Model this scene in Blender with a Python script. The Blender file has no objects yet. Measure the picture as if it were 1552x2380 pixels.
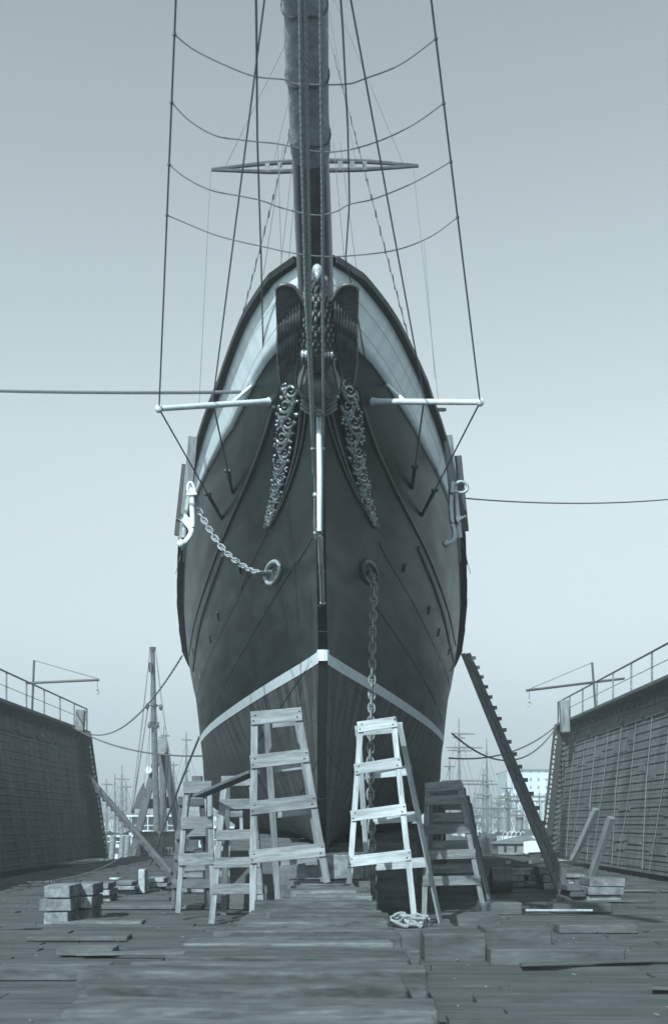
import bpy, bmesh, math, random
from mathutils import Vector, Matrix
from mathutils.bvhtree import BVHTree
random.seed(7)
R = math.radians
SC = bpy.context.scene
COL = SC.collection
# ---------------------------------------------------------------- camera, sky, sun
F = 2481.0; CXP = 776.0; HYP = 1912.0; CZ = 1.63       # working pixels of a 1552 x 2380 view
cam = bpy.data.cameras.new('camera'); camo = bpy.data.objects.new('camera', cam); COL.objects.link(camo)
camo.location = (0, 0, CZ); camo.rotation_euler = (R(90), 0, 0)
cam.lens = 36*F/2380.0; cam.sensor_width = 36; cam.sensor_fit = 'AUTO'
cam.shift_y = (HYP-1190.0)/2380.0; cam.clip_end = 3000; cam.clip_start = 0.05
cam.dof.use_dof = True; cam.dof.focus_distance = 21.0; cam.dof.aperture_fstop = 2.3
SC.camera = camo
SUN = Vector((-0.31, -0.75, 0.58)).normalized()
elev = math.asin(SUN.z); az = math.atan2(SUN.x, SUN.y)
W = bpy.data.worlds.new('World'); SC.world = W; W.use_nodes = True
nt = W.node_tree; nt.nodes.clear()
def wn(t, **k):
    n = nt.nodes.new(t)
    for a, b in k.items(): setattr(n, a, b)
    return n
sky = wn('ShaderNodeTexSky', sky_type='NISHITA', sun_disc=False); sky.sun_elevation = elev; sky.sun_rotation = az
bw = wn('ShaderNodeRGBToBW'); tc = wn('ShaderNodeTexCoord'); sep = wn('ShaderNodeSeparateXYZ')
ramp = wn('ShaderNodeValToRGB'); mul = wn('ShaderNodeMixRGB', blend_type='MULTIPLY'); mul.inputs[0].default_value = 1
bg = wn('ShaderNodeBackground'); wo = wn('ShaderNodeOutputWorld')
L = nt.links.new
L(sky.outputs[0], bw.inputs[0]); L(tc.outputs['Generated'], sep.inputs[0]); L(sep.outputs[2], ramp.inputs[0])
SKYRAMP = [(0.0, .66), (.07, .80), (.18, 1.25), (.32, 1.62), (.45, 1.60), (.62, 1.42), (.85, 1.3)]
els = ramp.color_ramp.elements
while len(els) > 1: els.remove(els[-1])
for i, (p, v) in enumerate(SKYRAMP):
    e = els[0] if i == 0 else els.new(p)
    e.position = p; v = v/2; e.color = (v*.81, v*.945, v, 1)
L(bw.outputs[0], mul.inputs[1]); L(ramp.outputs[0], mul.inputs[2]); L(mul.outputs[0], bg.inputs[0])
bg.inputs[1].default_value = 0.15
L(bg.outputs[0], wo.inputs[0])
sl = bpy.data.lights.new('sun', 'SUN'); so = bpy.data.objects.new('sun', sl); COL.objects.link(so)
sl.energy = 2.5; sl.angle = R(0.5); sl.color = (.9, .985, 1.0)
so.rotation_euler = SUN.to_track_quat('Z', 'Y').to_euler()
SC.view_settings.view_transform = 'Standard'; SC.view_settings.look = 'None'
SC.view_settings.exposure = 1.3; SC.view_settings.gamma = 1.0
SC.render.engine = 'CYCLES'

# ---------------------------------------------------------------- helpers
def P(x, y, Y): return Vector(((x-CXP)/F*Y, Y, CZ+(HYP-y)/F*Y))
def yat(y, z=0.0): return (CZ-z)*F/(y-HYP)          # distance at which a level z is seen at height y
WM = {}
def place(o, M, parent):
    COL.objects.link(o)
    WM[o.name] = M
    if parent is not None:
        o.parent = parent; o.matrix_parent_inverse = WM[parent.name].inverted()
    o.matrix_basis = M
def tag(o, label=None, cat=None, group=None, kind=None):
    if label: o['label'] = label
    if cat: o['category'] = cat
    if group: o['group'] = group
    if kind: o['kind'] = kind
    return o
def thing(name, loc, label, cat, group=None):
    o = bpy.data.objects.new(name, None); o.empty_display_size = .2
    place(o, Matrix.Translation(Vector(loc)), None)
    return tag(o, label, cat, group)
def frame(d, up=Vector((0, 0, 1))):
    d = d.normalized()
    if abs(d.dot(up)) > .985: up = Vector((0, 1, 0)) if abs(d.y) < .9 else Vector((1, 0, 0))
    s = d.cross(up).normalized(); u = s.cross(d).normalized()
    return s, u
class MB:
    def __init__(s): s.v = []; s.f = []; s.m = []; s.uv = {}
    def face(s, f, mi=0): s.f.append(tuple(f)); s.m.append(mi)
    def tube(s, pts, r, n=8, mi=0, flat=1.0, closed=False, up=Vector((0, 0, 1))):
        pts = [Vector(p) for p in pts]; k = len(pts); b0 = len(s.v)
        rs = r if isinstance(r, (list, tuple)) else [r]*k
        for i, p in enumerate(pts):
            a = pts[(i-1) % k] if (i > 0 or closed) else p; b = pts[(i+1) % k] if (i < k-1 or closed) else p
            d = b-a
            if d.length < 1e-9: d = Vector((0, 0, 1))
            sd, u = frame(d, up)
            for j in range(n):
                t = 2*math.pi*j/n
                s.v.append(p+sd*math.cos(t)*rs[i]+u*math.sin(t)*rs[i]*flat)
        for i in range(k if closed else k-1):
            i2 = (i+1) % k
            for j in range(n):
                s.face((b0+i*n+j, b0+i*n+(j+1) % n, b0+i2*n+(j+1) % n, b0+i2*n+j), mi)
        if not closed:
            s.face([b0+j for j in range(n)][::-1], mi); s.face([b0+(k-1)*n+j for j in range(n)], mi)
    def box(s, x0, x1, y0, y1, z0, z1, mi=0):
        b = len(s.v)
        for z in (z0, z1):
            for (x, y) in ((x0, y0), (x1, y0), (x1, y1), (x0, y1)): s.v.append(Vector((x, y, z)))
        for f in ((0, 3, 2, 1), (4, 5, 6, 7), (0, 1, 5, 4), (1, 2, 6, 5), (2, 3, 7, 6), (3, 0, 4, 7)): s.face([b+i for i in f], mi)
    def bar(s, a, b, w, h, mi=0, up=Vector((0, 0, 1))):
        a = Vector(a); b = Vector(b); sd, u = frame(b-a, up); k = len(s.v)
        for p in (a, b):
            for (i, j) in ((-1, -1), (1, -1), (1, 1), (-1, 1)): s.v.append(p+sd*i*w/2+u*j*h/2)
        for f in ((0, 3, 2, 1), (4, 5, 6, 7), (0, 1, 5, 4), (1, 2, 6, 5), (2, 3, 7, 6), (3, 0, 4, 7)): s.face([k+i for i in f], mi)
    def ball(s, c, r, n=8, m=6, mi=0, sc=(1, 1, 1)):
        c = Vector(c); b = len(s.v)
        s.v.append(c+Vector((0, 0, r*sc[2])))
        for i in range(1, m):
            ph = math.pi*i/m
            for j in range(n):
                t = 2*math.pi*j/n
                s.v.append(c+Vector((math.sin(ph)*math.cos(t)*r*sc[0], math.sin(ph)*math.sin(t)*r*sc[1], math.cos(ph)*r*sc[2])))
        s.v.append(c-Vector((0, 0, r*sc[2]))); e = len(s.v)-1
        for j in range(n): s.face((b, b+1+j, b+1+(j+1) % n), mi)
        for i in range(m-2):
            for j in range(n):
                q = b+1+i*n
                s.face((q+j, q+n+j, q+n+(j+1) % n, q+(j+1) % n), mi)
        q = b+1+(m-2)*n
        for j in range(n): s.face((e, q+(j+1) % n, q+j), mi)
    def poly(s, pts, ext, mi=0):
        b = len(s.v); n = len(pts); ext = Vector(ext)
        for p in pts: s.v.append(Vector(p))
        for p in pts: s.v.append(Vector(p)+ext)
        s.face([b+i for i in range(n)], mi); s.face([b+n+i for i in range(n)][::-1], mi)
        for i in range(n): s.face((b+i, b+n+i, b+n+(i+1) % n, b+(i+1) % n), mi)
    def build(s, name, mats, parent=None, smooth=False, bevel=0, M=None, fixn=True):
        if not isinstance(mats, (list, tuple)): mats = [mats]
        me = bpy.data.meshes.new(name)
        if M is None:
            c = sum(s.v, Vector())/max(1, len(s.v)); M = Matrix.Translation(c)
            vs = [v-c for v in s.v]
        else: Mi = M.inverted(); vs = [Mi @ v for v in s.v]
        me.from_pydata([tuple(v) for v in vs], [], s.f)
        for m in mats: me.materials.append(m)
        for p, mi in zip(me.polygons, s.m): p.material_index = mi; p.use_smooth = smooth
        if fixn:
            bm = bmesh.new(); bm.from_mesh(me); bmesh.ops.recalc_face_normals(bm, faces=bm.faces); bm.to_mesh(me); bm.free()
        if smooth:
            try: me.set_sharp_from_angle(angle=R(50))
            except Exception: pass
        o = bpy.data.objects.new(name, me); place(o, M, parent)
        if bevel:
            b = o.modifiers.new('bevel', 'BEVEL'); b.width = bevel; b.segments = 1; b.limit_method = 'ANGLE'
        return o
def beam(name, a, b, w, h, mat, parent=None, up=Vector((0, 0, 1)), bevel=.004):
    """timber whose local X runs along its length so the grain follows it"""
    a = Vector(a); b = Vector(b); d = (b-a); sd, u = frame(d, up)
    M = Matrix((d.normalized(), sd, u)).transposed().to_4x4(); M.translation = (a+b)/2
    m = MB(); l = d.length/2; m.box(-l, l, -w/2, w/2, -h/2, h/2)
    m.v = [M @ v for v in m.v]
    return m.build(name, mat, parent, bevel=bevel, M=M)
def rope_pts(a, b, sag, n=14):
    a = Vector(a); b = Vector(b)
    return [a.lerp(b, i/n)-Vector((0, 0, sag*4*(i/n)*(1-i/n))) for i in range(n+1)]
def catmull(pts, n=6):
    pts = [Vector(p) for p in pts]; out = []
    for i in range(len(pts)-1):
        p0 = pts[max(0, i-1)]; p1 = pts[i]; p2 = pts[i+1]; p3 = pts[min(len(pts)-1, i+2)]
        for k in range(n):
            t = k/n
            out.append(.5*((2*p1)+(p2-p0)*t+(2*p0-5*p1+4*p2-p3)*t*t+(3*p1-p0-3*p2+p3)*t**3))
    out.append(pts[-1]); return out
def interp(tab, x):
    if x <= tab[0][0]: return tab[0][1]
    for (a, u), (b, v) in zip(tab, tab[1:]):
        if x <= b: return u+(v-u)*(x-a)/(b-a)
    return tab[-1][1]

# ---------------------------------------------------------------- materials (silvered blue-grey, as the whole photograph)
def T(g): return (g*.85, g*.985, g*1.03, 1)
def mat(name, g, rough=.7, var=.25, scale=3, stretch=(1, 1, 1), g2=None, spots=0, spec=.4, bump=.2, metal=0, coord='Object', rand=.15, fine=14):
    m = bpy.data.materials.new(name); m.use_nodes = True; t = m.node_tree; N = t.nodes; LK = t.links.new
    b = N['Principled BSDF']; b.inputs['Roughness'].default_value = rough; b.inputs['Metallic'].default_value = metal
    b.inputs['Specular IOR Level'].default_value = spec
    c = N.new('ShaderNodeTexCoord'); mp = N.new('ShaderNodeMapping'); mp.inputs['Scale'].default_value = stretch
    oi = N.new('ShaderNodeObjectInfo'); cm = N.new('ShaderNodeVectorMath'); cm.operation = 'SCALE'; cm.inputs['Scale'].default_value = 37
    co = N.new('ShaderNodeCombineXYZ')
    for i in range(3): LK(oi.outputs['Random'], co.inputs[i])
    LK(co.outputs[0], cm.inputs[0]); LK(cm.outputs[0], mp.inputs['Location'])
    LK(c.outputs[coord], mp.inputs[0])
    n1 = N.new('ShaderNodeTexNoise'); n1.inputs['Scale'].default_value = scale; n1.inputs['Detail'].default_value = 6; n1.inputs['Roughness'].default_value = .65
    n2 = N.new('ShaderNodeTexNoise'); n2.inputs['Scale'].default_value = scale*fine/3; n2.inputs['Detail'].default_value = 3
    LK(mp.outputs[0], n1.inputs[0]); LK(mp.outputs[0], n2.inputs[0])
    r = N.new('ShaderNodeValToRGB'); r.color_ramp.elements[0].position = .3; r.color_ramp.elements[1].position = .7
    lo = g*(1-var); hi = (g2 if g2 else g*(1+var))
    r.color_ramp.elements[0].color = T(lo); r.color_ramp.elements[1].color = T(hi)
    LK(n1.outputs[0], r.inputs[0])
    mx = N.new('ShaderNodeMixRGB'); mx.blend_type = 'MULTIPLY'; mx.inputs[0].default_value = 1
    r2 = N.new('ShaderNodeValToRGB'); r2.color_ramp.elements[0].position = .25; r2.color_ramp.elements[1].position = .65
    a = 1-var*.7; r2.color_ramp.elements[0].color = (a, a, a, 1); r2.color_ramp.elements[1].color = (1.05, 1.05, 1.05, 1)
    LK(n2.outputs[0], r2.inputs[0]); LK(r.outputs[0], mx.inputs[1]); LK(r2.outputs[0], mx.inputs[2])
    mr = N.new('ShaderNodeMapRange'); mr.inputs[3].default_value = 1-rand; mr.inputs[4].default_value = 1+rand
    LK(oi.outputs['Random'], mr.inputs[0])
    sc = N.new('ShaderNodeVectorMath'); sc.operation = 'SCALE'; LK(mx.outputs[0], sc.inputs[0]); LK(mr.outputs[0], sc.inputs['Scale'])
    out = sc.outputs[0]
    if spots:
        v = N.new('ShaderNodeTexVoronoi'); v.inputs['Scale'].default_value = scale*1.7; LK(mp.outputs[0], v.inputs[0])
        rr = N.new('ShaderNodeValToRGB'); rr.color_ramp.elements[0].position = .04; rr.color_ramp.elements[1].position = .11
        rr.color_ramp.elements[0].color = (1-spots,)*3+(1,); rr.color_ramp.elements[1].color = (1, 1, 1, 1)
        LK(v.outputs['Distance'], rr.inputs[0]); m2 = N.new('ShaderNodeMixRGB'); m2.blend_type = 'MULTIPLY'; m2.inputs[0].default_value = 1
        LK(out, m2.inputs[1]); LK(rr.outputs[0], m2.inputs[2]); out = m2.outputs[0]
    LK(out, b.inputs['Base Color'])
    if bump:
        bp = N.new('ShaderNodeBump'); bp.inputs['Strength'].default_value = bump; bp.inputs['Distance'].default_value = .02
        LK(n1.outputs[0], bp.inputs['Height']); LK(bp.outputs[0], b.inputs['Normal'])
    m['b'] = b.name
    return m
GR = (.25, 5, 5)
M_ = dict(
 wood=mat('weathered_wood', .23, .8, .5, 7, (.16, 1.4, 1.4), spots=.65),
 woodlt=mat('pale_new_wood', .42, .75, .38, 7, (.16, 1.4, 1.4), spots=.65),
 wooddk=mat('dark_wood', .10, .8, .3, 7, (.16, 1.4, 1.4)),  # plain dark timber tone, also on the cribs added under the ship
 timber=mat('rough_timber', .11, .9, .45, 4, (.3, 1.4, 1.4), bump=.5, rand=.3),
 stained=mat('stained_crib_timber', .25, .9, .6, 3.5, (.6, 1, 1), bump=.4, rand=.3),
 deck=mat('dock_deck', .085, .9, .45, 1.6, (.25, 2.5, 1), bump=.5),
 rope=mat('rope', .20, .9, .3, 30, rand=.1), wire=mat('wire', .13, .6, .2, 20, rand=.1),
 pale_rope=mat('pale_rope', .34, .9, .35, 60, rand=.05),
 white=mat('white_paint', .75, .45, .1, 6), iron=mat('black_iron', .06, .45, .3, 8, spec=.5),
 galv=mat('galvanised_iron', .42, .4, .25, 14, spec=.6, metal=.3),
 rail=mat('dark_rail', .035, .6, .3, 6), varnish=mat('dark_spar', .085, .35, .3, 3, (2, 2, .3), spec=.5),
 canvas=mat('canvas_cover', .30, .95, .3, 5, (1, 1, 3), bump=.8), carve=mat('carved_gilt', .34, .22, .3, 18, spec=.9, metal=.6),
 eagle=mat('carved_feathers', .085, .34, .35, 16, spec=.6),
 gilt=mat('bright_gilt', .6, .25, .1, 8, spec=.8, metal=.4),
 platform=mat('worn_platform_timber', .115, .9, .6, 9, (.28, 1.6, 1.6), bump=.6, rand=.35, spots=.5),
 stone=mat('pale_concrete', .6, .9, .1, .15), glassd=mat('dark_window', .04, .15, .1, 2, spec=.6),
 roof=mat('grey_roof', .2, .8, .2, 1.5), ferry=mat('ferry_white', .7, .6, .12, 1), farspar=mat('far_spar', .16, .8, .1, 1),
 wall=mat('dock_wall_planks', .15, .9, .5, 1.1, (1, 1.6, .22), bump=.4, rand=.05),
)
# hull paint: strakes follow the UV map (metres along, metres up)
GT = [False]
def T2(g): return (g*.62, g*1.08, g*1.0, 1) if GT[0] else T(g)
def hullmat(name, g, rough, seam, streak, spec=.5, wear=None, seamdark=.45, sw=.03, smudge=None):
    m = bpy.data.materials.new(name); m.use_nodes = True; t = m.node_tree; N = t.nodes; LK = t.links.new
    b = N['Principled BSDF']; b.inputs['Roughness'].default_value = rough; b.inputs['Specular IOR Level'].default_value = spec
    uv = N.new('ShaderNodeUVMap'); uv.uv_map = 'UVMap'
    mp = N.new('ShaderNodeMapping'); mp.inputs['Scale'].default_value = (.35, 2.2, 1); LK(uv.outputs[0], mp.inputs[0])
    n1 = N.new('ShaderNodeTexNoise'); n1.inputs['Scale'].default_value = 1.5; n1.inputs['Detail'].default_value = 8; LK(mp.outputs[0], n1.inputs[0])
    mp2 = N.new('ShaderNodeMapping'); mp2.inputs['Scale'].default_value = (3.5, .35, 1); LK(uv.outputs[0], mp2.inputs[0])
    n2 = N.new('ShaderNodeTexNoise'); n2.inputs['Scale'].default_value = 1.6; n2.inputs['Detail'].default_value = 6; LK(mp2.outputs[0], n2.inputs[0])
    r = N.new('ShaderNodeValToRGB'); r.color_ramp.elements[0].position = .3; r.color_ramp.elements[1].position = .72
    r.color_ramp.elements[0].color = T2(g*(1-streak)); r.color_ramp.elements[1].color = T2(g*(1+streak)); LK(n1.outputs[0], r.inputs[0])
    col = r.outputs[0]
    if wear:
        r3 = N.new('ShaderNodeValToRGB'); r3.color_ramp.elements[0].position = .50; r3.color_ramp.elements[1].position = .53; LK(n2.outputs[0], r3.inputs[0])
        mx = N.new('ShaderNodeMixRGB'); LK(r3.outputs[0], mx.inputs[0]); LK(col, mx.inputs[1]); mx.inputs[2].default_value = T2(wear); col = mx.outputs[0]
    else:
        r3 = N.new('ShaderNodeValToRGB'); r3.color_ramp.elements[0].position = .35; r3.color_ramp.elements[1].position = .75
        a = 1-streak*.5; r3.color_ramp.elements[0].color = (a, a, a, 1); r3.color_ramp.elements[1].color = (1.1, 1.1, 1.1, 1); LK(n2.outputs[0], r3.inputs[0])
        mx = N.new('ShaderNodeMixRGB'); mx.blend_type = 'MULTIPLY'; mx.inputs[0].default_value = 1; LK(col, mx.inputs[1]); LK(r3.outputs[0], mx.inputs[2]); col = mx.outputs[0]
    if smudge:
        n3 = N.new('ShaderNodeTexNoise'); n3.inputs['Scale'].default_value = .55; n3.inputs['Detail'].default_value = 9; n3.inputs['Roughness'].default_value = .7; n3.inputs['Distortion'].default_value = 1.2
        mp3 = N.new('ShaderNodeMapping'); mp3.inputs['Scale'].default_value = (1.0, .8, 1); LK(uv.outputs[0], mp3.inputs[0]); LK(mp3.outputs[0], n3.inputs[0])
        r4 = N.new('ShaderNodeValToRGB'); r4.color_ramp.elements[0].position = .5; r4.color_ramp.elements[1].position = .8; LK(n3.outputs[0], r4.inputs[0])
        mx = N.new('ShaderNodeMixRGB'); LK(r4.outputs[0], mx.inputs[0]); LK(col, mx.inputs[1]); mx.inputs[2].default_value = T2(smudge); col = mx.outputs[0]
        mr0 = N.new('ShaderNodeMapRange'); mr0.inputs[3].default_value = rough+.12; mr0.inputs[4].default_value = rough-.12; LK(n1.outputs[0], mr0.inputs[0]); LK(mr0.outputs[0], b.inputs['Roughness'])
    if seam:
        sp = N.new('ShaderNodeSeparateXYZ'); LK(uv.outputs[0], sp.inputs[0])
        d = N.new('ShaderNodeMath'); d.operation = 'DIVIDE'; d.inputs[1].default_value = seam; LK(sp.outputs[1], d.inputs[0])
        fr = N.new('ShaderNodeMath'); fr.operation = 'FRACT'; LK(d.outputs[0], fr.inputs[0])
        lt = N.new('ShaderNodeMath'); lt.operation = 'LESS_THAN'; lt.inputs[1].default_value = sw; LK(fr.outputs[0], lt.inputs[0])
        fl = N.new('ShaderNodeMath'); fl.operation = 'FLOOR'; LK(d.outputs[0], fl.inputs[0])
        wnz = N.new('ShaderNodeTexWhiteNoise'); wnz.noise_dimensions = '1D'; LK(fl.outputs[0], wnz.inputs['W'])
        mr = N.new('ShaderNodeMapRange'); mr.inputs[3].default_value = .90; mr.inputs[4].default_value = 1.08; LK(wnz.outputs[0], mr.inputs[0])
        s2 = N.new('ShaderNodeVectorMath'); s2.operation = 'SCALE'; LK(col, s2.inputs[0]); LK(mr.outputs[0], s2.inputs['Scale'])
        mx = N.new('ShaderNodeMixRGB'); LK(lt.outputs[0], mx.inputs[0]); LK(s2.outputs[0], mx.inputs[1]); mx.inputs[2].default_value = T2(g*seamdark); col = mx.outputs[0]
    LK(col, b.inputs['Base Color'])
    bp = N.new('ShaderNodeBump'); bp.inputs['Strength'].default_value = .12; bp.inputs['Distance'].default_value = .03
    LK(n1.outputs[0], bp.inputs['Height']); LK(bp.outputs[0], b.inputs['Normal'])
    return m
GT[0] = True
M_['hull'] = hullmat('black_hull_paint', .019, .42, .9, .6, .28, smudge=.045, sw=.012, seamdark=.4)
GT[0] = False
M_['bottom'] = hullmat('worn_bottom_paint', .045, .6, .32, .35, .3, wear=.10, seamdark=.6)
GT[0] = False
M_['bulwark'] = hullmat('white_bulwark_planks', .8, .5, .19, .12, .4, seamdark=.5, sw=.05)

# ---------------------------------------------------------------- the setting
def structure(o): o['kind'] = 'structure'; return o
m = MB(); random.seed(3)
y = 3.0
while y < 52:                                            # transverse deck planks, one sheet of timber
    w = random.uniform(.26, .36); x = -9.8
    while x < 9.2:
        l = random.uniform(2.5, 6); x2 = min(9.2, x+l)
        m.box(x, x2-.02, y, y+w-.028, -.25, random.uniform(-.03, .012)); x = x2
    y += w
m.box(-14, 14, -6, 53, -1.8, -.26)
structure(m.build('dock_floor', M_['deck']))
mw = bpy.data.materials.new('harbour_water'); mw.use_nodes = True; b = mw.node_tree.nodes['Principled BSDF']
b.inputs['Base Color'].default_value = T(.07); b.inputs['Roughness'].default_value = .18
nz = mw.node_tree.nodes.new('ShaderNodeTexNoise'); nz.inputs['Scale'].default_value = 120; bp = mw.node_tree.nodes.new('ShaderNodeBump'); bp.inputs['Distance'].default_value = .3
mw.node_tree.links.new(nz.outputs[0], bp.inputs['Height']); mw.node_tree.links.new(bp.outputs[0], b.inputs['Normal'])
m = MB(); b0 = -1.7
m.v = [Vector((-300, -30, b0)), Vector((300, -30, b0)), Vector((300, 590, b0)), Vector((-300, 590, b0))]; m.face((0, 1, 2, 3))
structure(m.build('water', mw))
m = MB(); random.seed(11)
hx = -290
while hx < 290:
    w = random.uniform(14, 40); m.box(hx, hx+w, 560+random.uniform(0, 10), 586, -1.8, random.uniform(2.5, 9)); hx += w
structure(m.build('far_bank', mat('far_bank', .16, .9, .3, .05)))

# ---------------------------------------------------------------- the ship's hull
OFFS = [0, .3, 1.2, 3.2, 4.7, 8, 11, 15, 21, 26, 36, 44]
TAB = {0: [.10, .10, .10, .10, .10, .10, .10, .10, .10, .10, .10, .10],
 .35: [.05, .06, .12, .27, .45, .95, 1.5, 2.35, 3.0, 3.2, 2.9, .6],
 1.0: [.04, .07, .19, .46, .70, 1.3, 2.0, 2.95, 3.8, 4.0, 3.6, 1.1],
 1.8: [.04, .09, .25, .66, .97, 1.68, 2.42, 3.35, 4.0, 4.15, 3.85, 1.9],
 2.78: [.04, .11, .33, .87, 1.25, 2.05, 2.72, 3.45, 3.95, 4.15, 4.0, 2.8],
 3.8: [.05, .13, .38, .96, 1.38, 2.20, 2.80, 3.45, 4.0, 4.2, 4.1, 3.2],
 4.8: [.05, .16, .47, 1.1, 1.52, 2.3, 2.85, 3.45, 4.05, 4.28, 4.15, 3.4],
 5.5: [.07, .22, .58, 1.24, 1.64, 2.40, 2.9, 3.47, 4.12, 4.37, 4.2, 3.5],
 6.05: [.11, .36, .73, 1.37, 1.74, 2.46, 2.92, 3.48, 4.14, 4.4, 4.25, 3.55],
 6.8: [.19, .48, .90, 1.50, 1.87, 2.54, 2.97, 3.52, 4.17, 4.42, 4.3, 3.6]}
KEEL = 1.2
ZS = sorted(TAB)
def tab_b(h, off):
    def row(z): return interp(list(zip(OFFS, TAB[z])), off)
    h = max(0, min(6.8, h))
    for a, b_ in zip(ZS, ZS[1:]):
        if h <= b_:
            t = (h-a)/(b_-a); return row(a)*(1-t)+row(b_)*t
    return row(6.8)
STEM = [(1.2, 15.6), (3, 15.2), (3.97, 15.0), (4.58, 14.5), (5.5, 13.9), (6.7, 13.0), (7.25, 12.5), (8.0, 12.0)]
def cx(Y): return -.17-.011*(Y-15) if Y > 15 else -.15-.018*(15-Y)
def sheer(top, Y):                                       # how far the upper strakes drop aft
    return interp([(11.5, .06), (12.0, .11), (12.4, .16), (13.1, .22), (15, .4), (23, .7), (33, 1.0), (45, 1.1), (60, .7)], Y)*top
def hull_pt(hb, off, side):
    """hb: height above keel at the bow (0..6.8); off: metres aft of the stem at that height"""
    Ys = interp(STEM, KEEL+hb); Y = Ys+off
    top = max(0, min(1, (hb-3.2)/3.0))
    z = KEEL+hb-sheer(top, Y)
    return Vector((cx(Y)+side*tab_b(hb, off), Y, z))
ROWS = [0, .12, .35, .65, 1.0, 1.4, 1.8, 2.3, 2.68, 2.83, 3.3, 3.8, 4.3, 4.8, 5.15, 5.5, 5.8, 6.05]
BROWS = [6.05, 6.2, 6.42, 6.62, 6.8]
COLS = [0, .1, .2, .3, .42, .55, .7, .85, 1.0, 1.2, 1.45, 1.7, 2.2, 2.7, 3.2, 3.9, 4.7, 5.8, 6.9, 8, 9.5, 11, 13, 15, 18, 21, 23.5, 26, 29, 32, 36, 40, 44]
# smooth the tables: evaluate with a small blur along the hull
_tb = tab_b
def tab_b(h, off):
    if off < .25: return _tb(h, off)
    d = min(1.6, off*.5); return (_tb(h, off-d)+2*_tb(h, off-d/2)+3*_tb(h, off)+2*_tb(h, min(44, off+d/2))+_tb(h, min(44, off+d)))/9
def hbot(off): return interp([(0, 6.25), (.8, 6.32), (2, 6.34), (4, 6.42), (6, 6.56), (9.5, 6.76), (44, 6.76)], off)
def remap(r, off):
    if r <= 5.5: return r
    hb = hbot(off)
    return 5.5+(r-5.5)/.55*(hb-5.5) if r <= 6.05 else hb+(r-6.05)/.75*(6.8-hb)
def sheet(rows, cols=COLS, push=0.0, both=True):
    m = MB(); nc = len(cols)
    for side in (-1, 1):
        b0 = len(m.v)
        for r in rows:
            for c in cols:
                h_ = remap(r, c); p = hull_pt(h_, c, side); p.x += side*push; p.y -= push*.3; m.v.append(p); m.uv[len(m.v)-1] = (p.y, h_)
        for i in range(len(rows)-1):
            for j in range(nc-1):
                q = b0+i*nc+j; f = (q, q+1, q+nc+1, q+nc)
                m.face(f if side > 0 else f[::-1], 1 if rows[i] < 2.75 else 0)
    return m
def uvs(o, m):
    me = o.data; ul = me.uv_layers.new(name='UVMap')
    for p in me.polygons:
        for li in p.loop_indices: ul.data[li].uv = m.uv.get(me.loops[li].vertex_index, (0, 0))
H = sheet(ROWS); nc = len(COLS); nr = len(ROWS); half = nc*nr
for i in range(nr-1):                                    # close bow and stern
    for j in (0, nc-1):
        H.face((i*nc+j, half+i*nc+j, half+(i+1)*nc+j, (i+1)*nc+j), 1 if ROWS[i] < 2.75 else 0)
for j in range(nc-1):
    H.face((j, j+1, half+j+1, half+j), 1)                # bottom
    q = (nr-1)*nc+j; H.face((q, half+q, half+q+1, q+1), 0)   # deck
bvh = BVHTree.FromPolygons([tuple(v) for v in H.v]+[], H.f)
ship = thing('sailing_ship', (cx(15), 15, KEEL), 'large black sailing ship with white bulwarks and eagle figurehead, bow on in the dock', 'sailing ship')
hull = H.build('hull', [M_['hull'], M_['bottom']], ship, smooth=True, M=Matrix.Identity(4), fixn=True); uvs(hull, H)
S2 = sheet([2.68, 2.83], push=.008); o = S2.build('waterline_stripe', M_['white'], ship, smooth=True, M=Matrix.Identity(4), fixn=False)
o['label'] = 'white painted waterline stripe'
B2 = sheet(BROWS, push=.0)
n2 = len(COLS)
for i in range(len(BROWS)-1):
    hh = len(B2.v)//2; B2.face((i*n2, hh+i*n2, hh+(i+1)*n2, (i+1)*n2))
for fi, f in enumerate(B2.f): B2.m[fi] = 1 if sum(B2.v[i].y for i in f)/4 > 22.5 else 0
bul = B2.build('bulwark', [M_['bulwark'], M_['hull']], ship, smooth=True, M=Matrix.Identity(4), fixn=False); uvs(bul, B2)
sm = bul.modifiers.new('thick', 'SOLIDIFY'); sm.thickness = .06; sm.offset = 0
bv2 = BVHTree.FromPolygons([tuple(v) for v in B2.v], B2.f)
def hit(x, y, off=0.0):
    d = (P(x, y, 1)-Vector((0, 0, CZ))).normalized(); o_ = Vector((0, 0, CZ)); best = None
    for t in (bvh, bv2):
        h = t.ray_cast(o_, d)
        if h[0] and (best is None or h[3] < best[3]): best = h
    if best is None: return None
    return best[0]-d*off
def hitY(x, y, dflt=17.0):
    h = hit(x, y); return h.y if h else dflt
# rail, mouldings
for side in (-1, 1):
    pts = [hull_pt(6.8, c, side)+Vector((side*.05, -.04, .03)) for c in COLS if c > .25]
    m = MB()
    for k, (a, b) in enumerate(zip(pts, pts[1:])): wr = interp([(12, .095), (16, .12), (26, .2), (33, .26)], a.y); m.bar(a, b+(b-a).normalized()*.02, wr, wr*.75)
    m.build('rail', M_['rail'], ship)
m = MB(); q = [hull_pt(6.8, .3, -1)+Vector((-.05, -.04, .03)), hull_pt(6.8, 0, -1)+Vector((-.02, -.05, .03)), hull_pt(6.8, 0, 1)+Vector((.02, -.05, .03)), hull_pt(6.8, .3, 1)+Vector((.05, -.04, .03))]
for a, b in zip(q, q[1:]): m.bar(a, b, .095, .08); m.build('rail', M_['rail'], ship)
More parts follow.
